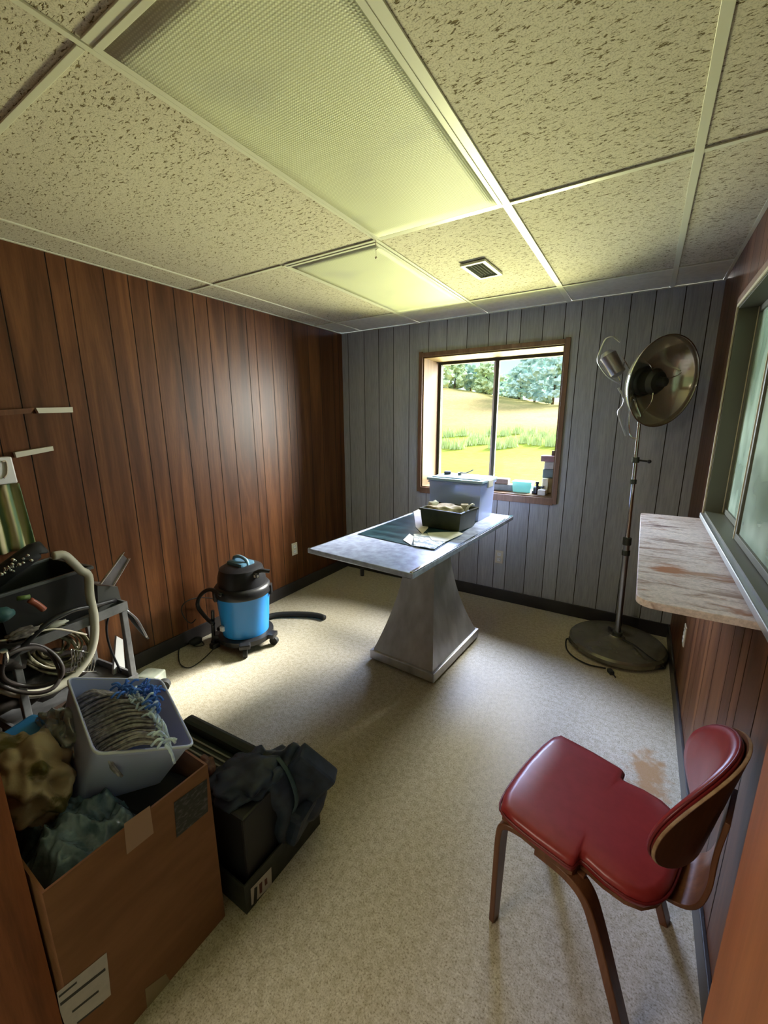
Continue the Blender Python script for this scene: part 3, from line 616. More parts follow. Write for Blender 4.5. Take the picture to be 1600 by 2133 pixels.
# ------------------------------------------------------------------ wet vacuum
VX, VY = .335, -1.665
vc = thing('shop_vacuum', 'bright blue wet and dry vacuum with black head on casters by the left wall', 'vacuum', (VX, VY, 0))
M['blue'] = mat('blue_plastic', (.018, .24, .66), .35)
mb = MB(); mb.lathe([(.150, .075), (.158, .08), (.182, .395), (.186, .40)], 48); mb.build('drum', M['blue'], vc, smooth=True)
mb = MB(); mb.lathe([(.188, .39), (.192, .40), (.190, .44), (.178, .455), (.165, .46), (.160, .52), (.145, .575), (.10, .60)], 48); mb.build('motor_head', M['black'], vc, smooth=True)
mb = MB(); mb.box((0, 0, .598), (.16, .12, .05), bev=.018); mb.build('blue_cap', mat('light_blue_plastic', (.07, .16, .24), .3), vc)
mb = MB(); mb.tube([(-.07, 0, .60), (-.06, 0, .635), (0, 0, .65), (.06, 0, .635), (.075, 0, .60)], .012, 10); mb.build('carry_handle', mat('handle_blue', (.14, .26, .36), .3), vc, smooth=True)
for a_ in (-2.0, .7): mb = MB(); c_, s_ = math.cos(a_), math.sin(a_); mb.box((.19 * c_, .19 * s_, .40), (.022, .055, .07), rot=a_, bev=.005); mb.build('latch', M['black'], vc)
mb = MB(); mb.tube([(.13, -.02, .55), (.18, .02, .575), (.22, .06, .565)], .014, 10); mb.box((.165, -.01, .545), (.03, .03, .03), bev=.006, mi=1); mb.build('blower_port', [M['black'], M['white_plastic']], vc, smooth=True)
for a_ in (-.75, .35, 1.9, 3.4, -2.35):
    c_, s_ = math.cos(a_), math.sin(a_)
    mb = MB(); mb.box((.185 * c_, .185 * s_, .075), (.09, .075, .035), rot=a_, bev=.01); f = mb.build('caster_bracket', M['black'], vc)
    mb = MB(); mb.cyl((.215 * c_ - .014 * s_, .215 * s_ + .014 * c_, .030), (.215 * c_ + .014 * s_, .215 * s_ - .014 * c_, .030), .030, 20); mb.build('wheel', M['black_matte'], f, smooth=True)
MB().at(Matrix()).lathe([(.15, .05), (.19, .055), (.192, .09), (.16, .10)], 40).build('base_ring', M['black'], vc, smooth=True)
q = [at(u, v, 1, -1.86) for u, v in ((462, 1240), (438, 1228), (418, 1240), (412, 1262), (428, 1285), (445, 1300), (446, 1345))]
V0 = Vector((VX, VY, 0))
mb = MB(); mb.tube([p - V0 for p in q[:6]], .014, 10); mb.build('hose', M['black'], vc, smooth='all')
mb = MB(); a_, b_ = at(443, 1272, 1, -1.84) - V0, at(445, 1345, 1, -1.84) - V0; mb.cyl(a_, b_, .012); mb.box(((a_ + b_) / 2 + Vector((0, 0, -.16))), (.05, .06, .10), bev=.01); mb.build('tool_holder', M['black'], vc, smooth=True)
mb = MB(); p = at(463, 1310, 1, -1.84) - V0; mb.box(p, (.03, .02, .035), bev=.004); mb.build('drain_cap', M['white_plastic'], vc)
mb = MB(); hz = [fl(548, 1288, .025), fl(575, 1281, .025), fl(610, 1279, .025), fl(645, 1280, .025), fl(665, 1283, .022), fl(676, 1287, .020)]
mb.tube(hz, lambda t: .022, 12); tag(mb.build('vacuum_wand', M['black_matte'], smooth='all'), 'black vacuum hose end lying on the floor behind the blue vacuum', 'hose')
mb = MB(); hz = [fl(455, 1340, .06), fl(435, 1362), fl(410, 1383), fl(390, 1391), fl(374, 1380), fl(374, 1350), fl(392, 1332), fl(415, 1333), fl(425, 1343), fl(405, 1345), fl(390, 1330)]
mb.tube(hz, .0032, 6, smooth=6); o = mb.build('power_cord', M['black_matte'], vc, smooth='all'); o.location = -V0
mb = MB(); hz = [at(u, v, 0, .05) for u, v in ((470, 1250), (420, 1245), (390, 1252), (378, 1268), (385, 1288), (398, 1298), (408, 1290))]
mb.tube(hz, .004, 6, smooth=5); tag(mb.build('cord_loop', M['black_matte'], smooth='all'), 'thin dark cord looped against the left wall behind the vacuum', 'cord')
mb = MB(); p = at(403, 1290, 0, .06); p = Vector((.06, p.y, .03)); mb.ball(p, .04, 2, (.8, 1.3, .7), amp=.3); tag(mb.build('power_plug', M['black_matte'], smooth='all'), 'dark power adapter on the floor against the left baseboard', 'adapter')

# ------------------------------------------------------------------ red chair
CB = Vector((.97, -.24, 0)).normalized(); CL_ = Vector((.24, .97, 0)).normalized(); CO = Vector((2.386, -2.423, 0))
ch = thing('side_chair', 'red vinyl chair with bent plywood legs and curved backrest by the right wall', 'chair', CO)
def cw_(b, l, z): return CB * b + CL_ * l + Vector((0, 0, z))
M['red'] = varied('red_vinyl', (.235, .022, .022), (.275, .028, .028), 30, .33, bstr=.05, bdist=.001, spec=.6)
M['red_dark'] = mat('dark_red_piping', (.14, .012, .014), .35)
M['ply'] = wood_panel('bent_ply', (.075, .026, .010), (.13, .048, .02), (.20, .08, .035), .38, axis='Z')
M['ply_edge'] = varied('ply_edge', (.26, .15, .075), (.42, .28, .16), 40, .5, bstr=0)
half = [(.0, .04), (-.004, .0), ]
out = []
# outline (b, l) clockwise from the near front corner
lw = .416
side = [(.012, .004), (.06, -.004), (.12, -.006), (.18, -.004), (.212, -.003), (.222, .002), (.225, .014), (.226, .030), (.230, .038), (.245, .038), (.29, .030), (.34, .032), (.375, .048), (.400, .085), (.412, .13)]
near_ = side; far_ = [(b, lw - l) for b, l in reversed(side)]
front = [(-.006, lw - .05), (-.014, lw * .72), (-.018, lw / 2), (-.014, lw * .28), (-.006, .05)]
outline = near_ + [(.416, lw / 2)] + far_ + front
def seat_z(b, l): return -.006 * (1 - ((l - lw / 2) / (lw / 2)) ** 2) + (.004 if b < .03 else 0) - .012 * max(0, b) / .4
def ringz(scale, z, dz=True):
    c0 = Vector((.2, lw / 2)); r = []
    for b, l in outline:
        q = c0 + (Vector((b, l)) - c0) * scale; r.append(cw_(q.x, q.y, z + (seat_z(q.x, q.y) if dz else 0)))
    return r
mb = MB(); rings = [ringz(.975, .420), ringz(1.0, .424), ringz(1.008, .436), ringz(1.0, .448), ringz(.975, .456), ringz(.9, .461), ringz(.6, .463), ringz(.25, .463)]
mb.loft(rings); mb.build('seat_cushion', M['red'], ch, smooth='all')
mb = MB(); mb.tube(ringz(1.012, .440), .0035, 8, closed=True, smooth=2); mb.build('seat_piping', M['red_dark'], ch, smooth='all')
mb = MB(); mb.loft([ringz(.96, .404), ringz(.985, .408), ringz(.985, .420)]); mb.build('seat_shell', M['ply'], ch, smooth=True)
# legs: each side one bent strip; front leg straight down, rear leg sweeping back
def strap(pts, w, th, wdir, k=5):
    P = spline([Vector(p) for p in pts], k); rings = []
    for i, p in enumerate(P):
        t_ = (P[min(i + 1, len(P) - 1)] - P[max(i - 1, 0)]).normalized(); n_ = t_.cross(wdir).normalized(); ww = w(i / (len(P) - 1)) / 2
        rings.append([p + wdir * ww + n_ * th / 2, p + wdir * ww - n_ * th / 2, p - wdir * ww - n_ * th / 2, p - wdir * ww + n_ * th / 2])
    return rings
for s_, l0 in ((0, .020), (1, lw - .020)):
    sg = -1 if s_ == 0 else 1
    mb = MB(); mb.loft(strap([cw_(.005, l0 + sg * .0, 0), cw_(.008, l0, .2), cw_(.012, l0, .36), cw_(.028, l0 - sg * .002, .400), (cw_(.075, l0 - sg * .006, .406)), cw_(.15, l0 - sg * .01, .404), cw_(.22, l0 - sg * .01, .398)], lambda t: .036 + .016 * math.sin(PI * min(1, t * 1.2)), .018, CL_)); mb.build('leg', M['ply'], ch, smooth=True, bev=.003)
    mb = MB(); mb.loft(strap([cw_(.12, l0 - sg * .008, .392), cw_(.20, l0 - sg * .006, .388), cw_(.255, l0, .365), cw_(.290, l0 + sg * .003, .30), cw_(.340, l0 + sg * .005, .16), cw_(.395, l0 + sg * .006, .0)], lambda t: .056 - .016 * t, .024, CL_)); mb.build('leg', M['ply'], ch, smooth=True, bev=.003)
mb = MB(); mb.box(cw_(.06, lw / 2, .392), (.30, .03, .022), rot=math.atan2(CL_.y, CL_.x), bev=.003); mb.box(cw_(.23, lw / 2, .385), (.36, .03, .022), rot=math.atan2(CL_.y, CL_.x), bev=.003); mb.build('cross_rail', M['ply'], ch)
# back: ply shell curved in plan, oval outline; vinyl pad on its inner face
def back_pt(u, v, off=0, sc_=1.0):
    # u,v in disc coordinates (-1..1): u across, v up
    au = u * sc_; av = v * sc_
    l = lw / 2 + .212 * au; z = .690 + .150 * av - .035 * au * au
    b = .480 - .085 * au * au + .16 * (z - .70) - off
    return cw_(b, l, z)
def oval(sc_, off, n=56):
    r = []
    for k_ in range(n):
        a_ = 2 * PI * k_ / n; c_, s2 = math.cos(a_), math.sin(a_); e_ = .93
        u = math.copysign(abs(c_) ** e_, c_); v = math.copysign(abs(s2) ** e_, s2); r.append(back_pt(u, v, off, sc_))
    return r
mb = MB(); mb.loft([oval(.15, 0), oval(.5, 0), oval(.8, 0), oval(1.0, 0), oval(1.0, .008), oval(.8, .008), oval(.4, .008)], 0)
o = mb.build('back_shell', [M['ply'], M['ply_edge']], ch, smooth=True)
for f in o.data.polygons:
    pass
mb = MB(); mb.loft([oval(1.002, .001), oval(1.005, .004), oval(1.002, .007)], cap=False); mb.build('shell_edge', M['ply_edge'], ch, smooth='all')
mb = MB(); mb.loft([oval(.90, .0105), oval(.955, .014), oval(.965, .022), oval(.94, .031), oval(.85, .036), oval(.5, .040), oval(.15, .041)]); mb.build('back_pad', M['red'], ch, smooth='all')
mb = MB(); mb.tube(oval(.968, .020), .0035, 8, closed=True, smooth=0); mb.build('back_piping', M['red_dark'], ch, smooth='all')
mb = MB(); mb.loft(strap([cw_(.16, lw / 2, .396), cw_(.30, lw / 2, .392), cw_(.41, lw / 2, .398), cw_(.462, lw / 2, .43), cw_(.480, lw / 2, .50), cw_(.480, lw / 2, .58), cw_(.488, lw / 2, .68)], lambda t: .13 + .05 * math.sin(PI * t), .011, CL_)); mb.build('back_spine', M['ply'], ch, smooth=True, bev=.002)

# ------------------------------------------------------------------ cardboard box, front left
BXX, BY0, BY1, BZ, BX0 = 1.65, -3.262, -2.862, .588, 1.05
M['card'] = varied('corrugated_cardboard', (.20, .082, .036), (.25, .108, .05), 5, .8, (1, 1, 4), .08)
M['card_in'] = varied('cardboard_inside', (.14, .07, .035), (.2, .10, .05), 5, .85, bstr=.05)
cb = thing('cardboard_box', 'big open brown cardboard box with labels just inside the doorway', 'box', ((BX0 + BXX) / 2, (BY0 + BY1) / 2, 0))
hx, hy = (BXX - BX0) / 2, (BY1 - BY0) / 2
mb = MB(); tk = .006
mb.box((hx - tk / 2, 0, BZ / 2), (tk, 2 * hy, BZ)); mb.box((-hx + tk / 2, 0, BZ / 2), (tk, 2 * hy, BZ)); mb.box((0, hy - tk / 2, BZ / 2), (2 * hx - 2 * tk, tk, BZ)); mb.box((0, -hy + tk / 2, BZ / 2), (2 * hx - 2 * tk, tk, BZ)); mb.box((0, 0, tk / 2), (2 * hx - 2 * tk, 2 * hy - 2 * tk, tk))
mb.build('carton', M['card'], cb)
def decal(name, px, m, parent, x=BXX + .0008, org=None, th=.0006):
    org = org or parent.location; P = [at(u, v, 0, x) for u, v in px]; mb = MB()
    mb.loft([[(x, p.y, p.z) for p in P], [(x + th, p.y, p.z) for p in P]]); o = mb.build(name, m); o.parent = parent; o.location = -Vector(org); return o
d1 = decal('shipping_label', [(362, 1672), (431, 1622), (433, 1690), (368, 1745)], varied('dark_printed_label', (.018, .02, .018), (.10, .09, .095), 55, .4, (1, 1, 2), 0, lo=.5, hi=.7), cb); d1['label'] = 'dark printed label'
decal('tape_tab', [(258, 1716), (312, 1678), (320, 1735), (264, 1780)], mat('tan_tape', (.36, .21, .14), .3), cb)['label'] = 'tan tape over the rim'
dl = decal('address_label', [(118, 2068), (222, 1984), (231, 2072), (140, 2150), (126, 2110)], varied('white_label', (.42, .38, .38), (.50, .45, .44), 30, .5, bstr=0), cb); dl['label'] = 'white address label'
mk = M['black']
for px in ([(125, 2090), (219, 2016), (220, 2021), (126, 2096)], [(150, 2106), (205, 2062), (206, 2066), (151, 2110)], [(160, 2130), (215, 2086), (216, 2089), (161, 2133)], [(122, 2075), (160, 2044), (160, 2048), (123, 2079)]): decal('printed_line', px, mk, dl, BXX + .0016, Vector((0, 0, 0)) + cb.location * 0 - (dl.location * 0), .0003).location = (0, 0, 0)
decal('clear_tape', [(302, 2060), (345, 2028), (358, 2050), (358, 2082), (310, 2133)], mat('clear_tape', (.30, .22, .14), .12), cb)['label'] = 'strip of clear tape'

# white bin inside the box, tipped
A_, B_, C_, D_ = [Vector(q) for q in ((1.20, -3.01, .80), (1.335, -2.80, .72), (1.635, -2.885, .665), (1.53, -3.085, .745))]
ctr = (A_ + B_ + C_ + D_) / 4; nb = -(B_ - A_).cross(D_ - A_).normalized()
if nb.z < 0: nb = -nb
bn = thing('waste_bin', 'tipped translucent white plastic bin sticking out of the cardboard box', 'bin', ctr)
DV = Vector((.116, .061, .245)).normalized()
def bring(s_, depth, inset=0):
    r = []
    for q in (A_, B_, C_, D_):
        d = (q - ctr); d = d * s_; d = d - d.normalized() * inset; r.append(d - DV * depth)
    # rounded corners
    rr = []
    for i in range(4):
        p0, p1, p2 = r[i - 1], r[i], r[(i + 1) % 4]; a = p1 + (p0 - p1) * .08; b = p1 + (p2 - p1) * .08
        for t_ in (0, .33, .66, 1): rr.append(a * (1 - t_) ** 2 + p1 * 2 * t_ * (1 - t_) + b * t_ * t_)
    return rr
M['bin'] = mat('milky_plastic', (.56, .60, .92), .35, alpha=.93)
mb = MB(); mb.loft([bring(.76, .285), bring(.97, .02), bring(1.0, .018), bring(1.0, 0), bring(.985, 0), bring(.965, .018), bring(.75, .28)]); mb.build('bin_body', M['bin'], bn, smooth=True)
mb = MB(); rg = bring(1.004, .004); mb.tube(rg, .004, 8, closed=True, smooth=0); mb.build('bin_rim', mat('bin_rim', (.70, .74, .84), .3), bn, smooth='all')
# mop head in the bin
mp = thing('mop_head', 'grey string mop head with a blue and white tuft lying in the white bin', 'mop', ctr)
eu = (D_ - A_).normalized(); ev = (B_ - A_).normalized(); ev = (ev - eu * ev.dot(eu)).normalized()
def bl(u, v, w): return eu * u + ev * v + nb * w     # bin-local, origin rim centre
rnd = random.Random(5)
knot = bl(-.06, .085, .012)
def lerp_path(P, t):
    t = max(0, min(.9999, t)) * (len(P) - 1); i = int(t); f = t - i
    return (P[i][0] * (1 - f) + P[i + 1][0] * f, P[i][1] * (1 - f) + P[i + 1][1] * f)
RID = [(218, 1446), (262, 1448), (296, 1468), (318, 1498), (334, 1552)]
END = [(150, 1470), (160, 1490), (172, 1520), (186, 1550), (232, 1585)]
mb = MB()
for i in range(110):
    t_ = (i + rnd.uniform(-.4, .4)) / 110; u, v = lerp_path(RID, t_); u2, v2 = lerp_path(END, t_ ** 1.15); lay = rnd.uniform(-.035, .008)
    p0 = at(u + rnd.uniform(-3, 3), v + rnd.uniform(-3, 3), 2, .755 + lay) - ctr; p3 = at(u2 + rnd.uniform(-2, 2), v2, 2, .70 + lay * .5) - ctr
    m1 = p0 * .68 + p3 * .32 + Vector((0, 0, .022 + rnd.uniform(-.004, .006))); m2 = p0 * .33 + p3 * .67 + Vector((0, 0, .020 + rnd.uniform(-.004, .006)))
    mb.tube([p0, m1, m2, p3, p3 + Vector((.02, .01, -.05))], .0036, 5, smooth=3)
mb.ball(at(240, 1520, 2, .69) - ctr, .085, 3, (1.15, .9, .35))
M['strings'] = varied('grey_mop_cotton', (.20, .185, .19), (.50, .47, .48), 60, .9, bstr=.3)
o = mb.build('strings', M['strings'], mp, smooth='all'); o['kind'] = 'stuff'; o['label'] = 'grey mop strings'
for nm, col_ in (('blue_tuft', (.05, .15, .52)), ('white_tuft', (.50, .60, .85))):
    mb = MB()
    for i in range(70):
        t_ = rnd.random()
        if nm == 'blue_tuft':
            u, v = lerp_path([(245, 1438), (285, 1436), (318, 1440), (326, 1478)], t_); z_ = .775
        else:
            u, v = lerp_path(RID, .25 + .75 * t_); u += 8; z_ = .768
        p0 = at(u + rnd.uniform(-8, 8), v + rnd.uniform(-8, 8), 2, z_ + rnd.uniform(-.01, .01)) - ctr
        if nm == 'blue_tuft' or rnd.random() < .45: dr = Vector((rnd.uniform(-1, 1), rnd.uniform(-1, 1), rnd.uniform(-.2, .5))).normalized() * .028
        else: dr = (at(u + 24, v + 42, 2, z_ - .05) - ctr - p0) * rnd.uniform(.6, 1.2)
        mb.tube([p0, p0 + dr * .5 + nb * .010, p0 + dr], .0036, 5, smooth=3)
    o = mb.build(nm, varied(nm, col_, tuple(min(1, x * 1.6 + .03) for x in col_), 50, .85, bstr=.2), mp, smooth='all'); o['kind'] = 'stuff'; o['label'] = nm.split('_')[0] + ' mop strands'

# other contents of the box
def sheetlump(name, x0, x1, y0, y1, z, amp, m, label, cat, seed, fr=9, edge=.05, solid=.0015):
    mb = MB()
    def fn(u, v):
        x = x0 + (x1 - x0) * u; y = y0 + (y1 - y0) * v; h = amp * (noise.noise(Vector((x * fr, y * fr, seed))) + .9 * (.5 - abs(noise.noise(Vector((x * fr * 1.6, y * fr * 1.6, seed + 5)))) * 2) + .35 * (.5 - abs(noise.noise(Vector((x * fr * 4, y * fr * 4, seed + 9)))) * 2))
        ed = min(u, 1 - u, v, 1 - v); return (x, y, z + h - edge * max(0, 1 - ed * 6))
    mb.grid(fn, 90, 90); return tag(mb.build(name, m, smooth='all', solid=solid), label, cat)
M['teal_bag'] = varied('teal_plastic_bag', (.07, .13, .17), (.24, .34, .42), 16, .2, bstr=.5, bdist=.012, coat=.6)
sheetlump('plastic_bag', 1.30, 1.64, -3.25, -3.02, .545, .045, M['teal_bag'], 'shiny grey teal plastic bag stuffed in the near corner of the cardboard box', 'bag', 3.1)
M['beige_bag'] = varied('beige_printed_bag', (.10, .085, .025), (.42, .33, .22), 11, .3, bstr=.5, bdist=.012, lo=.42, hi=.5)
mb = MB(); mb.ball((1.30, -3.165, .625), .13, 5, (1.25, .6, .75), amp=.38, fr=2.6); tag(mb.build('snack_bag', M['beige_bag'], smooth='all'), 'beige and olive printed plastic sack left of the white bin', 'bag')
mb = MB(); mb.ball((1.245, -3.06, .66), .075, 4, (1.5, .6, .8), amp=.5, fr=2.0); tag(mb.build('clear_wrap', M['film'], smooth='all'), 'clear plastic wrap bunched between the sack and the white bin', 'wrap')
mb = MB(); mb.box((1.16, -3.10, .64), (.16, .10, .05), rot=.3, bev=.012); tag(mb.build('blue_pouch', mat('blue_pouch', (.03, .24, .60), .4)), 'blue pouch at the far left edge of the cardboard box', 'pouch')
mb = MB(); mb.box((1.52, -2.97, .42), (.20, .16, .20), rot=.2, bev=.02); tag(mb.build('black_bundle', M['black_matte']), 'black bundle in the cardboard box under the white bin', 'bundle')
mb = MB(); mb.box((1.40, -3.05, .20), (.42, .36, .38), bev=.01); tag(mb.build('folded_blanket', varied('dark_blanket', (.04, .03, .03), (.07, .055, .05), 10, .9)), 'dark folded blanket at the bottom of the cardboard box', 'blanket')

# ------------------------------------------------------------------ tray with black box and navy bag
tr = thing('cardboard_tray', 'low black printed cardboard tray on the floor behind the cardboard box', 'tray', (1.50, -2.640, 0))
M['tray'] = varied('black_card', (.015, .017, .015), (.035, .038, .03), 20, .5, bstr=.05)
mb = MB(); w_, d_, h_ = .415, .365, .115; tk = .005
mb.box((w_ / 2 - tk / 2, 0, h_ / 2), (tk, d_, h_)); mb.box((-w_ / 2 + tk / 2, 0, h_ / 2), (tk, d_, h_)); mb.box((0, d_ / 2 - tk / 2, h_ / 2), (w_ - 2 * tk, tk, h_)); mb.box((0, -d_ / 2 + tk / 2, h_ / 2), (w_ - 2 * tk, tk, h_)); mb.box((0, 0, tk / 2), (w_ - 2 * tk, d_ - 2 * tk, tk)); mb.build('tray_body', M['tray'], tr)
TXF = 1.50 + w_ / 2
decal('printed_panel', [(522, 1852), (565, 1806), (566, 1842), (524, 1886)], mat('white_print', (.50, .44, .42), .5), tr, TXF + .0008)['label'] = 'white printed panel'
o = decal('printed_mark', [(540, 1842), (546, 1836), (546, 1858), (541, 1862)], mat('maroon_print', (.10, .03, .03), .5), tr, TXF + .0018); o = decal('printed_mark', [(551, 1833), (556, 1828), (557, 1840), (552, 1845)], mat('maroon_print_2', (.10, .03, .03), .5), tr, TXF + .0018)
decal('printed_panel', [(528, 1888), (530, 1850), (536, 1846), (535, 1880)], M['black'], tr, TXF + .0018)['label'] = 'black printed bar'
mb = MB(); mb.box((1.595, -2.715, .175), (.19, .17, .33), rot=.05, bev=.008); tag(mb.build('speaker_box', mat('charcoal_box', (.014, .014, .018), .45)), 'upright charcoal box standing in the printed tray', 'box')
M['navy'] = varied('navy_nylon', (.010, .018, .040), (.028, .042, .085), 14, .5, bstr=.35, bdist=.006)
nb_ = thing('backpack', 'crumpled navy blue nylon backpack slumped in the black tray', 'bag', (1.64, -2.555, .01))
mb = MB(); mb.ball((.0, .0, .20), .125, 4, (.95, 1.0, 1.35), amp=.45, fr=2); mb.ball((-.055, -.125, .345), .105, 4, (1.05, 1.1, .36), amp=.45, fr=2.2); mb.build('bag_body', M['navy'], nb_, smooth='all')
mb = MB(); mb.box((.085, .03, .30), (.17, .07, .13), rot=Matrix.Rotation(.5, 4, 'Z') @ Matrix.Rotation(.75, 4, 'Y'), bev=.012); mb.build('top_flap', M['navy'], nb_)
mb = MB(); mb.box((.06, -.02, .15), (.10, .13, .14), rot=Matrix.Rotation(.2, 4, 'Z') @ Matrix.Rotation(.3, 4, 'Y'), bev=.02); mb.build('front_pocket', M['navy'], nb_)
mb = MB(); mb.tube([(-.05, .0, .32), (-.01, -.03, .37), (.06, -.04, .34), (.10, -.05, .26), (.08, -.07, .18)], .009, 8, flat=.3); mb.build('strap', varied('slate_strap', (.03, .06, .08), (.06, .10, .13), 20, .6), nb_, smooth='all')
# long black case behind
cs = thing('tool_case', 'long dark green black ribbed plastic case standing behind the cardboard box', 'case', (0, 0, 0))
P0, P1 = at(405, 1500, 2, .36), at(560, 1578, 2, .36)
dr = (P1 - P0).normalized(); ctr_ = (P0 + P1) / 2; az = math.atan2(dr.y, dr.x); ln_ = (P1 - P0).length + .06
cs.location = (ctr_.x, ctr_.y - .05, 0); cs.rotation_euler = (0, 0, az)
M['case'] = mat('black_green_plastic', (.010, .020, .018), .4)
mb = MB(); mb.box((0, 0, .165), (ln_, .15, .33), bev=.015); mb.build('case_body', M['case'], cs)
mb = MB(); mb.box((0, .045, .345), (ln_ + .02, .05, .04), bev=.015); mb.build('case_lid', M['case'], cs)
for k_ in range(3): MB().box((0, -.045 + k_ * .022, .3315), (ln_ - .12, .007, .006), bev=.001).build('rib', mat('grey_rib', (.20, .20, .18), .5), cs)
mb = MB(); mb.box((1.60, -2.835, .10), (.07, .02, .12), bev=.008) 
lump('brown_pouch', (1.43, -2.735, .34), .045, (.9, .6, 1.3), varied('brown_leather', (.10, .045, .035), (.17, .08, .065), 12, .6), 'reddish brown leather pouch between the cardboard box and the charcoal box', 'pouch', amp=.25)

# ------------------------------------------------------------------ clutter against the left wall
ct = thing('utility_cart', 'grey steel frame cart holding clutter in the left corner', 'cart', (.38, -2.72, 0), .12)
M['cart'] = varied('grey_enamel', (.13, .13, .135), (.22, .22, .225), 12, .4, metal=.3, bstr=.03)
for sx_ in (-1, 1):
    for sy_ in (-1, 1):
        mb = MB(); mb.box((sx_ * .20 * 1.0 - .175, sy_ * .22, .335) if False else (sx_ * .17 - .12, sy_ * .235, .335), (.028, .028, .56), bev=.003); f = mb.build('leg', M['cart'], ct)
        mb = MB(); x_, y_ = sx_ * .17 - .12, sy_ * .235; mb.cyl((x_ - .012, y_, .028), (x_ + .012, y_, .028), .028, 18); mb.box((x_, y_, .05), (.034, .03, .02)); mb.build('caster', M['black_matte'], f, smooth=True)
for z_, nm in ((.625, 'top_shelf'), (.20, 'lower_shelf')):
    mb = MB(); mb.box((-.12, 0, z_ - .02), (.372, .50, .006))
    for s_ in (-1, 1): mb.box((-.12 + s_ * .184, 0, z_), (.012, .505, .045), bev=.002); mb.box((-.12, s_ * .250, z_), (.37, .012, .045), bev=.002)
    mb.build(nm, M['cart'], ct)
CX = .45
def cp(u, v, x=CX): return at(u, v, 0, x)
# beige hose
mb = MB(); mb.tube([cp(110, 1158), cp(132, 1156), cp(150, 1170), cp(168, 1188), cp(184, 1200), cp(187, 1240), cp(196, 1285), cp(196, 1330), cp(183, 1370), cp(150, 1410), cp(105, 1438), cp(50, 1446), cp(0, 1432), cp(-40, 1400)], .019, 12, smooth=5)
tag(mb.build('beige_hose', mat('beige_hose', (.50, .47, .38), .5), smooth='all'), 'thick beige hose arching over the cart and curling below it', 'hose')
# dark tote on the cart
tt = thing('plastic_tote', 'smoky grey plastic tote on top of the cart behind the beige hose', 'tote', (.245, -2.80, .632), .15)
mb = MB(); open_tub(mb, .34, .38, .24, .88, .005); mb.build('tote_body', mat('smoky_plastic', (.020, .020, .020), .35), tt)
mb = MB()
for s_ in (-1, 1): mb.box((s_ * .17, 0, .237), (.018, .40, .014), bev=.003); mb.box((0, s_ * .195, .237), (.33, .018, .014), bev=.003)
mb.build('tote_rim', mat('smoky_rim', (.08, .085, .085), .3), tt)
rnd = random.Random(12); mb = MB()
for i in range(60):
    u, v = rnd.uniform(0, 72), 0; v = 1195 - u * .55 + rnd.uniform(-14, 14); p = cp(u, v, .34 + rnd.uniform(-.04, .04)); mb.ball(p, rnd.uniform(.006, .011), 1)
p0, p1 = cp(0, 1200, .32), cp(72, 1148, .32)
mb2 = MB(); mb2.tube([p0 + Vector((0, -.05, -.02)), p0, p1, p1 + Vector((0, .01, -.01))], .040, 10, smooth=3); tag(mb2.build('chain_bundle', M['black_matte'], smooth='all'), 'dark rolled mat resting on the smoky tote at the left edge', 'roll')
tag(mb.build('chrome_beads', M['chrome'], smooth='all'), 'many small chrome beads scattered over the dark roll', 'beads', kind='stuff')
# chrome V instrument in a grey holder
vi = thing('metal_stand', 'shiny chrome V shaped metal channel leaning on the cart corner', 'stand', (0, 0, 0))
mb = MB()
for a_, b_ in (((209, 1217), (258, 1150)), ((236, 1220), (270, 1163))): mb.cyl(cp(*a_, .36), cp(*b_, .36), .0055, 10)
mb.build('rod', M['chrome'], vi, smooth=True)
P = [cp(212, 1217, .355), cp(236, 1219, .355), cp(266, 1165, .355), cp(256, 1155, .355)]; mb = MB(); mb.loft([P, [p + Vector((-.02, 0, 0)) for p in P]]); mb.build('channel', M['steel'], vi)
P = [cp(203, 1220, .35), cp(245, 1222, .35), cp(258, 1270, .35), cp(205, 1275, .35)]; mb = MB(); mb.loft([P, [p + Vector((-.12, 0, 0)) for p in P]]); tag(mb.build('steel_canister', mat('grey_canister', (.13, .13, .125), .35, metal=.4)), 'dark grey metal canister at the cart corner below the chrome channel', 'canister')
# black curved arm to the right of the cart
ar = thing('lever_arm', 'black and grey curved lever hanging off the right side of the cart', 'lever', (0, 0, 0))
mb = MB(); mb.tube([cp(258, 1262, .38), cp(272, 1285, .38), cp(290, 1310, .38), cp(308, 1330, .38)], lambda t: .020 - .010 * t, 10, flat=.6); mb.build('grip', M['black'], ar, smooth='all')
mb = MB(); mb.tube([cp(262, 1270, .40), cp(285, 1290, .40), cp(298, 1312, .40), cp(306, 1327, .40)], .006, 8); mb.build('steel_edge', M['steel'], ar, smooth='all')
# blue-white panel behind the leg
P = [cp(243, 1325, .25), cp(256, 1332, .25), cp(262, 1410, .25), cp(236, 1410, .25)]; mb = MB(); mb.loft([P, [p + Vector((-.02, 0, 0)) for p in P]]); tag(mb.build('white_carton', M['white_plastic']), 'narrow white carton between the cart legs', 'box')
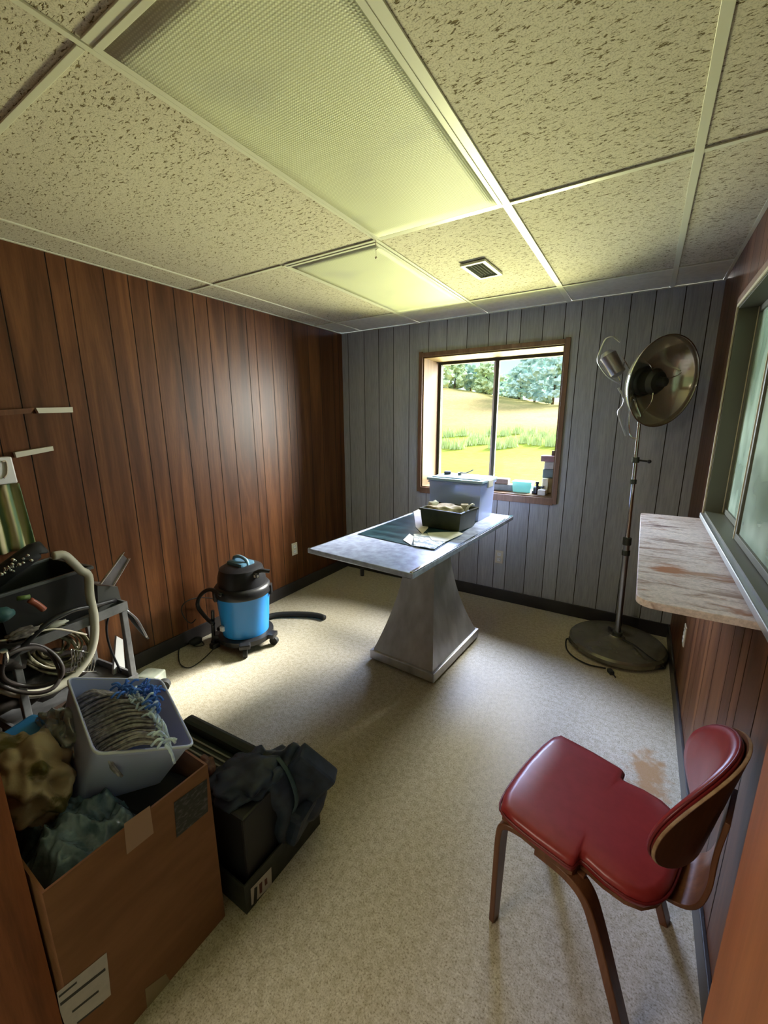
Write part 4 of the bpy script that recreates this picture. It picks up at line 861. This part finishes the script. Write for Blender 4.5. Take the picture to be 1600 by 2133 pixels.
# coil of clear tubing
def coil(cu, cv, ru, rv, x, n, r, name, m, label, cat, jit=.012, tilt=0):
    mb = MB(); rn = random.Random(n)
    c0 = cp(cu, cv, x); s_ = (cp(cu + 10, cv, x) - c0) / 10; t_ = (cp(cu, cv + 10, x) - c0) / 10
    for i in range(n):
        k1 = 1 - .06 * i + rn.uniform(-.02, .02); off = Vector((rn.uniform(-jit, jit) - i * .003, rn.uniform(-jit, jit), rn.uniform(-jit, jit)))
        P = [c0 + off + s_ * ru * k1 * math.cos(a) + t_ * rv * k1 * math.sin(a) + Vector((.03 * math.sin(2 * a + i), 0, 0)) for a in [j * 2 * PI / 16 for j in range(16)]]
        mb.tube(P, r, 7, closed=True, smooth=3)
    return tag(mb.build(name, m, smooth='all'), label, cat)
coil(120, 1350, 72, 52, .42, 12, .0055, 'tubing_coil', varied('amber_tubing', (.10, .085, .05), (.34, .30, .19), 20, .2, bstr=0), 'coil of clear amber tubing in the cart under the beige hose', 'tubing')
coil(62, 1388, 66, 46, .50, 2, .009, 'grey_hose_coil', mat('grey_hose', (.055, .042, .040), .4), 'brown grey hose ring low on the left side of the cart', 'hose')
mb = MB(); mb.tube([cp(-20, 1405, .50), cp(20, 1375, .50), cp(60, 1335, .50), cp(100, 1298, .50), cp(150, 1272, .48), cp(195, 1262, .44), cp(240, 1250, .38)], .011, 10, smooth=5); tag(mb.build('black_cable', M['black'], smooth='all'), 'thick black cable crossing the cart diagonally', 'cable')
mb = MB(); mb.tube([cp(228, 1275, .30), cp(222, 1310, .30), cp(230, 1350, .30), cp(252, 1400, .30)], .006, 8, smooth=5); tag(mb.build('black_wire', M['black'], smooth='all'), 'black wire hanging between the cart legs', 'cable')
# wire rack
mb = MB()
for i in range(9):
    u = 146 + i * 6; mb.tube([cp(u, 1398, .46), cp(u + 4, 1375, .46), cp(u + 2, 1352 + i, .46)], .0022, 6)
mb.tube([cp(140, 1400, .46), cp(200, 1398, .46)], .003, 6, smooth=0); mb.tube([cp(150, 1352, .46), cp(196, 1362, .46)], .003, 6, smooth=0)
tag(mb.build('wire_rack', M['chrome'], smooth='all'), 'small chrome wire rack under the beige hose', 'rack')
# heaped dark stuff on the cart shelves
M['dark_cloth'] = varied('dark_rag', (.012, .009, .008), (.04, .028, .022), 9, .8, bstr=.4, bdist=.008)
lump('dark_rag', (.27, -2.86, .38), .14, (1.0, 1.6, .75), M['dark_cloth'], 'dark brown rags heaped on the cart lower shelf', 'rag')
lump('dark_jacket', (.36, -3.02, .60), .13, (1.1, 1.3, .6), M['dark_cloth'], 'dark jacket slung over the near end of the cart', 'jacket')
def blob(name, u, v, x, r, s3, col_, label, cat, rough=.5): lump(name, cp(u, v, x), r, s3, mat(name + '_m', col_, rough), label, cat, amp=.25, sub=3)
mb = MB(); a_, b_ = cp(62, 1250, .50), cp(92, 1270, .50); mb.tube([a_, (a_ + b_) / 2 + Vector((0, 0, .004)), b_], .013, 10); tag(mb.build('red_handle', mat('dull_red', (.36, .10, .06), .4), smooth='all'), 'dull red tool handle on top of the cart', 'handle')
mb = MB(); mb.tube([cp(36, 1247, .50), cp(62, 1243, .50)], .010, 8, smooth=0); tag(mb.build('green_handle', mat('dull_green', (.12, .19, .05), .4), smooth='all'), 'short olive green tool handle beside the red one', 'handle')
blob('teal_cup', 5, 1280, .52, .035, (1, 1, .8), (.03, .10, .11), 'dark teal pouch at the left picture edge on the cart', 'pouch')
mb = MB(); mb.at(Matrix.Translation(cp(8, 1366, .56)) @ Matrix.Rotation(.5, 4, 'Y')); mb.lathe([(.018, -.03), (.02, 0), (.012, .03)], 14); tag(mb.build('chrome_nozzle', M['chrome'], smooth=True), 'small chrome nozzle by the black cable at the left edge', 'nozzle')
lump('light_tangle', cp(45, 1320, .5), .04, (.6, 1.3, .5), varied('taupe', (.05, .04, .035), (.20, .17, .15), 25, .6), 'pale tangled straps on the cart left side', 'straps')
mb = MB(); mb.tube([cp(0, 1335, .50), cp(40, 1330, .50), cp(110, 1310, .50), cp(180, 1322, .46)], .0045, 8); tag(mb.build('pale_rod', M['ivory'], smooth='all'), 'thin pale rod lying across the cart', 'rod')
blob('white_rag', 118, 1300, .46, .03, (.7, 1.4, .4), (.45, .45, .38), 'small pale crumpled bag on top of the tubing coil', 'bag')
# caster stool piece by the white bin
mb = MB(); c_ = at(342, 1428, 2, .03); mb.cyl((c_.x - .012, c_.y + .012, .034), (c_.x + .012, c_.y - .012, .034), .034, 20); tag(mb.build('loose_caster', M['black_matte'], smooth=True), 'black caster wheel on the floor behind the white bin', 'wheel')
mb = MB(); c_ = at(315, 1412, 2, .06); mb.box((c_.x, c_.y, .05), (.13, .10, .09), rot=.4, bev=.01); tag(mb.build('pale_crate', varied('pale_grey_box', (.30, .33, .27), (.46, .48, .40), 20, .5)), 'pale grey green carton on the floor beside the black caster', 'box')
# dark crate on the floor under / in front of cart
mb = MB().at(Matrix.Translation((.72, -2.98, .003)) @ Matrix.Rotation(.15, 4, 'Z')); open_tub(mb, .42, .42, .30, .94, .006); tag(mb.build('floor_crate', mat('brown_crate', (.05, .03, .022), .5)), 'dark brown crate on the floor between the cart and the cardboard box', 'crate')
lump('crate_rags', (.72, -2.98, .25), .15, (1.2, 1.2, .5), M['dark_cloth'], 'dark rags filling the brown floor crate', 'rag')

# wall strips and hanging cloth, far left
def cleat(name, px, label, th=.05):
    P = [at(u, v, 0, .001) for u, v in px]; mb = MB(); mb.loft([P, [p + Vector((.03, 0, 0)) for p in P]]); return tag(mb.build(name, mat(name + '_m', (.58, .56, .47), .5)), label, 'wall strip', 'white wall strips')
cleat('wall_strip', [(70, 850), (146, 848), (147, 859), (76, 861)], 'upper short white strip fixed to the left wall')
cleat('wall_strip', [(26, 942), (105, 929), (107, 938), (30, 953)], 'lower tilted white strip fixed to the left wall')
P = [at(u, v, 0, .001) for u, v in [(-30, 856), (66, 850), (58, 861), (-30, 868)]]; mb = MB(); mb.loft([P, [p + Vector((.04, 0, 0)) for p in P]]); tag(mb.build('wall_ledge', M['ply']), 'dark wooden ledge on the left wall beside the upper white strip', 'ledge')
hg = thing('hanging_towel', 'faded green and cream striped towel hanging at the left picture edge', 'towel', (0, 0, 0))
mt = mat('striped_towel', (.4, .4, .2), .8)
w1 = N(mt, 'ShaderNodeTexWave', wave_type='BANDS', bands_direction='Y'); w1.inputs['Scale'].default_value = 7; w1.inputs['Distortion'].default_value = 1.5; L(mt, coord(mt), w1.inputs[0])
r = ramp(mt, w1.outputs['Fac'], [(.1, (.10, .17, .09)), (.45, (.30, .33, .13)), (.8, (.52, .46, .27))]); L(mt, r.outputs[0], bsdf(mt).inputs['Base Color'])
tl, br_ = at(0, 1010, 0, .05), at(40, 1018, 0, .05)
yb = at(48, 1145, 0, .05); ya = tl.y - .20
mb = MB(); mb.grid(lambda u, v: (.05 + .014 * math.sin(u * 26), ya + (br_.y - ya + .02 * v) * u, tl.z + (yb.z - tl.z) * v), 40, 10); mb.build('cloth', mt, hg, smooth='all', solid=.004)
P = [at(u, v, 0, .03) for u, v in [(-50, 955), (16, 950), (30, 1004), (-40, 1012)]]; mb = MB(); mb.loft([P, [p + Vector((.05, 0, 0)) for p in P]]); mb.build('holder', M['white_plastic'], hg, bev=.006)
P = [at(u, v, 0, .085) for u, v in [(4, 962), (13, 962), (15, 985), (8, 996)]]; mb = MB(); mb.tube(P, .004, 8); mb.build('clip', M['ivory'], hg, smooth='all')

# ------------------------------------------------------------------ outdoors
mt = mat('meadow', (.4, .4, .1), .9, spec=.1); M['grass'] = mt
v = coord(mt); n1 = ntex(mt, v, .22, 4); n2 = ntex(mt, v, 3.5, 4, .7); sepn = N(mt, 'ShaderNodeSeparateXYZ'); L(mt, v, sepn.inputs[0])
yr = N(mt, 'ShaderNodeMapRange'); L(mt, sepn.outputs['Y'], yr.inputs[0]); yr.inputs[1].default_value = 0; yr.inputs[2].default_value = 80
a = ramp(mt, yr.outputs[0], [(.10, (.38, .37, .07)), (.25, (.32, .38, .06)), (.32, (.38, .34, .12)), (.42, (.44, .32, .17)), (.8, (.40, .36, .12))])
b = ramp(mt, n2, [(.3, (.70, .74, .66)), (.65, (1.15, 1.12, 1.1))]); b3 = ramp(mt, n1, [(.35, (.86, .92, .8)), (.65, (1.08, 1.04, 1.0))])
c = mix(mt, 1, mix(mt, 1, a.outputs[0], b.outputs[0], 'MULTIPLY'), b3.outputs[0], 'MULTIPLY'); L(mt, c, bsdf(mt).inputs['Base Color'])
def gz(x, y):
    r = max(0, y - 14); base_ = .105 * r - .0004 * r * r
    hill = 3.2 * math.exp(-((x + 24) / 12) ** 2 - ((y - 48) / 16) ** 2)
    return -.02 + base_ * .9 + hill + .15 * noise.noise(Vector((x * .15, y * .15, 0))) * min(1, max(0, y - 6) / 6)
mb = MB(); mb.grid(lambda u, v: ((-75 + 110 * u), .45 + 95 * v, gz(-75 + 110 * u, .45 + 95 * v) - .02), 70, 80)
g = mb.build('ground', M['grass'], smooth='all'); struct(g)
M['leaf'] = varied('tree_foliage', (.42, .54, .34), (.70, .78, .52), 2.2, .8, bstr=.6, bdist=.2)
M['leaf2'] = varied('tree_foliage_bluish', (.40, .55, .56), (.66, .82, .80), 2.2, .8, bstr=.6, bdist=.2)
M['bark'] = mat('bark', (.16, .12, .09), .9)
def ray_pt(u, v, dist):
    d = CF + CR * ((u - 800) / FPX) - CU * ((v - 1066.5) / FPX); return CAM + d * (dist / math.hypot(d.x, d.y))
tree_spec = [(905, 55, 6.5, 4.2, 'leaf', 'tall pale tree at the left edge of the window view'), (945, 60, 7.0, 3.6, 'leaf', 'bushy green tree left of centre in the left window pane'), (978, 63, 7.2, 3.8, 'leaf2', 'bluish tree in the middle of the left window pane'), (1010, 60, 6.3, 3.4, 'leaf', 'tree just left of the window mullion'), (1050, 66, 5.0, 3.2, 'leaf2', 'low tree just right of the window mullion'), (1080, 60, 6.8, 3.4, 'leaf2', 'dark tree in the middle of the right window pane'), (1112, 57, 7.6, 4.0, 'leaf2', 'large bluish tree right of centre in the right pane'), (1150, 54, 8.2, 4.4, 'leaf2', 'tallest tree in the right part of the right pane'), (1190, 54, 8.5, 4.4, 'leaf', 'tree at the far right edge of the window view')]
rnd = random.Random(21)
for i, (u, dist, hgt, wid, mm, lb) in enumerate(tree_spec):
    hgt *= .62 if i < 6 else .95
    p = ray_pt(u, 850, dist); zb = gz(p.x, p.y); t = thing('tree', lb, 'tree', (p.x, p.y, zb), 0, 'trees on the rise beyond the meadow')
    mb = MB(); mb.tube([(0, 0, -.3), (.1, 0, hgt * .3), (0, .1, hgt * .6)], lambda t_: .16 - .1 * t_, 8, smooth=2)
    mb.build('trunk', M['bark'], t, smooth='all')
    mb = MB()
    for k_ in range(80):
        a_ = rnd.uniform(0, 2 * PI); h_ = rnd.uniform(.04, 1.0); rr = wid * .5 * math.sqrt(max(.05, 1 - ((h_ - .5) / .55) ** 2)) * rnd.uniform(.3, 1)
        mb.ball((rr * math.cos(a_), rr * math.sin(a_), h_ * hgt), rnd.uniform(.2, .62), 2, (1, 1, .8), amp=1.1, fr=2.6)
    mb.build('crown', M[mm], t)
rnd = random.Random(3)
for i, u in enumerate(range(925, 1185, 14)):
    dist = rnd.uniform(24, 27) if i % 2 else rnd.uniform(21, 23); p = ray_pt(u, 900, dist); zb = gz(p.x, p.y)
    mb = MB(); mb.at(Matrix.Translation((p.x, p.y, zb)))
    for k_ in range(60):
        a_ = rnd.uniform(0, 2 * PI); r_ = rnd.uniform(0, .45); h_ = rnd.uniform(.25, .6); x_, y_ = r_ * math.cos(a_), r_ * math.sin(a_); lx, ly = rnd.uniform(-.12, .12), rnd.uniform(-.12, .12)
        mb.tube([(x_, y_, -.03), (x_ + lx, y_ + ly, h_)], lambda t_: .035 * (1 - t_) + .004, 4, smooth=0)
    tag(mb.build('grass_tuft', varied('tall_weeds_%d' % i, (.50, .58, .28), (.66, .74, .44), 4, .8, bstr=0) if i == 0 else bpy.data.materials['tall_weeds_0']), 'green weed clump, %s row in the meadow, behind the %s window pane' % ('farther' if i % 2 else 'nearer', 'left' if u < 1030 else 'right'), 'weeds', 'weed clumps across the meadow')
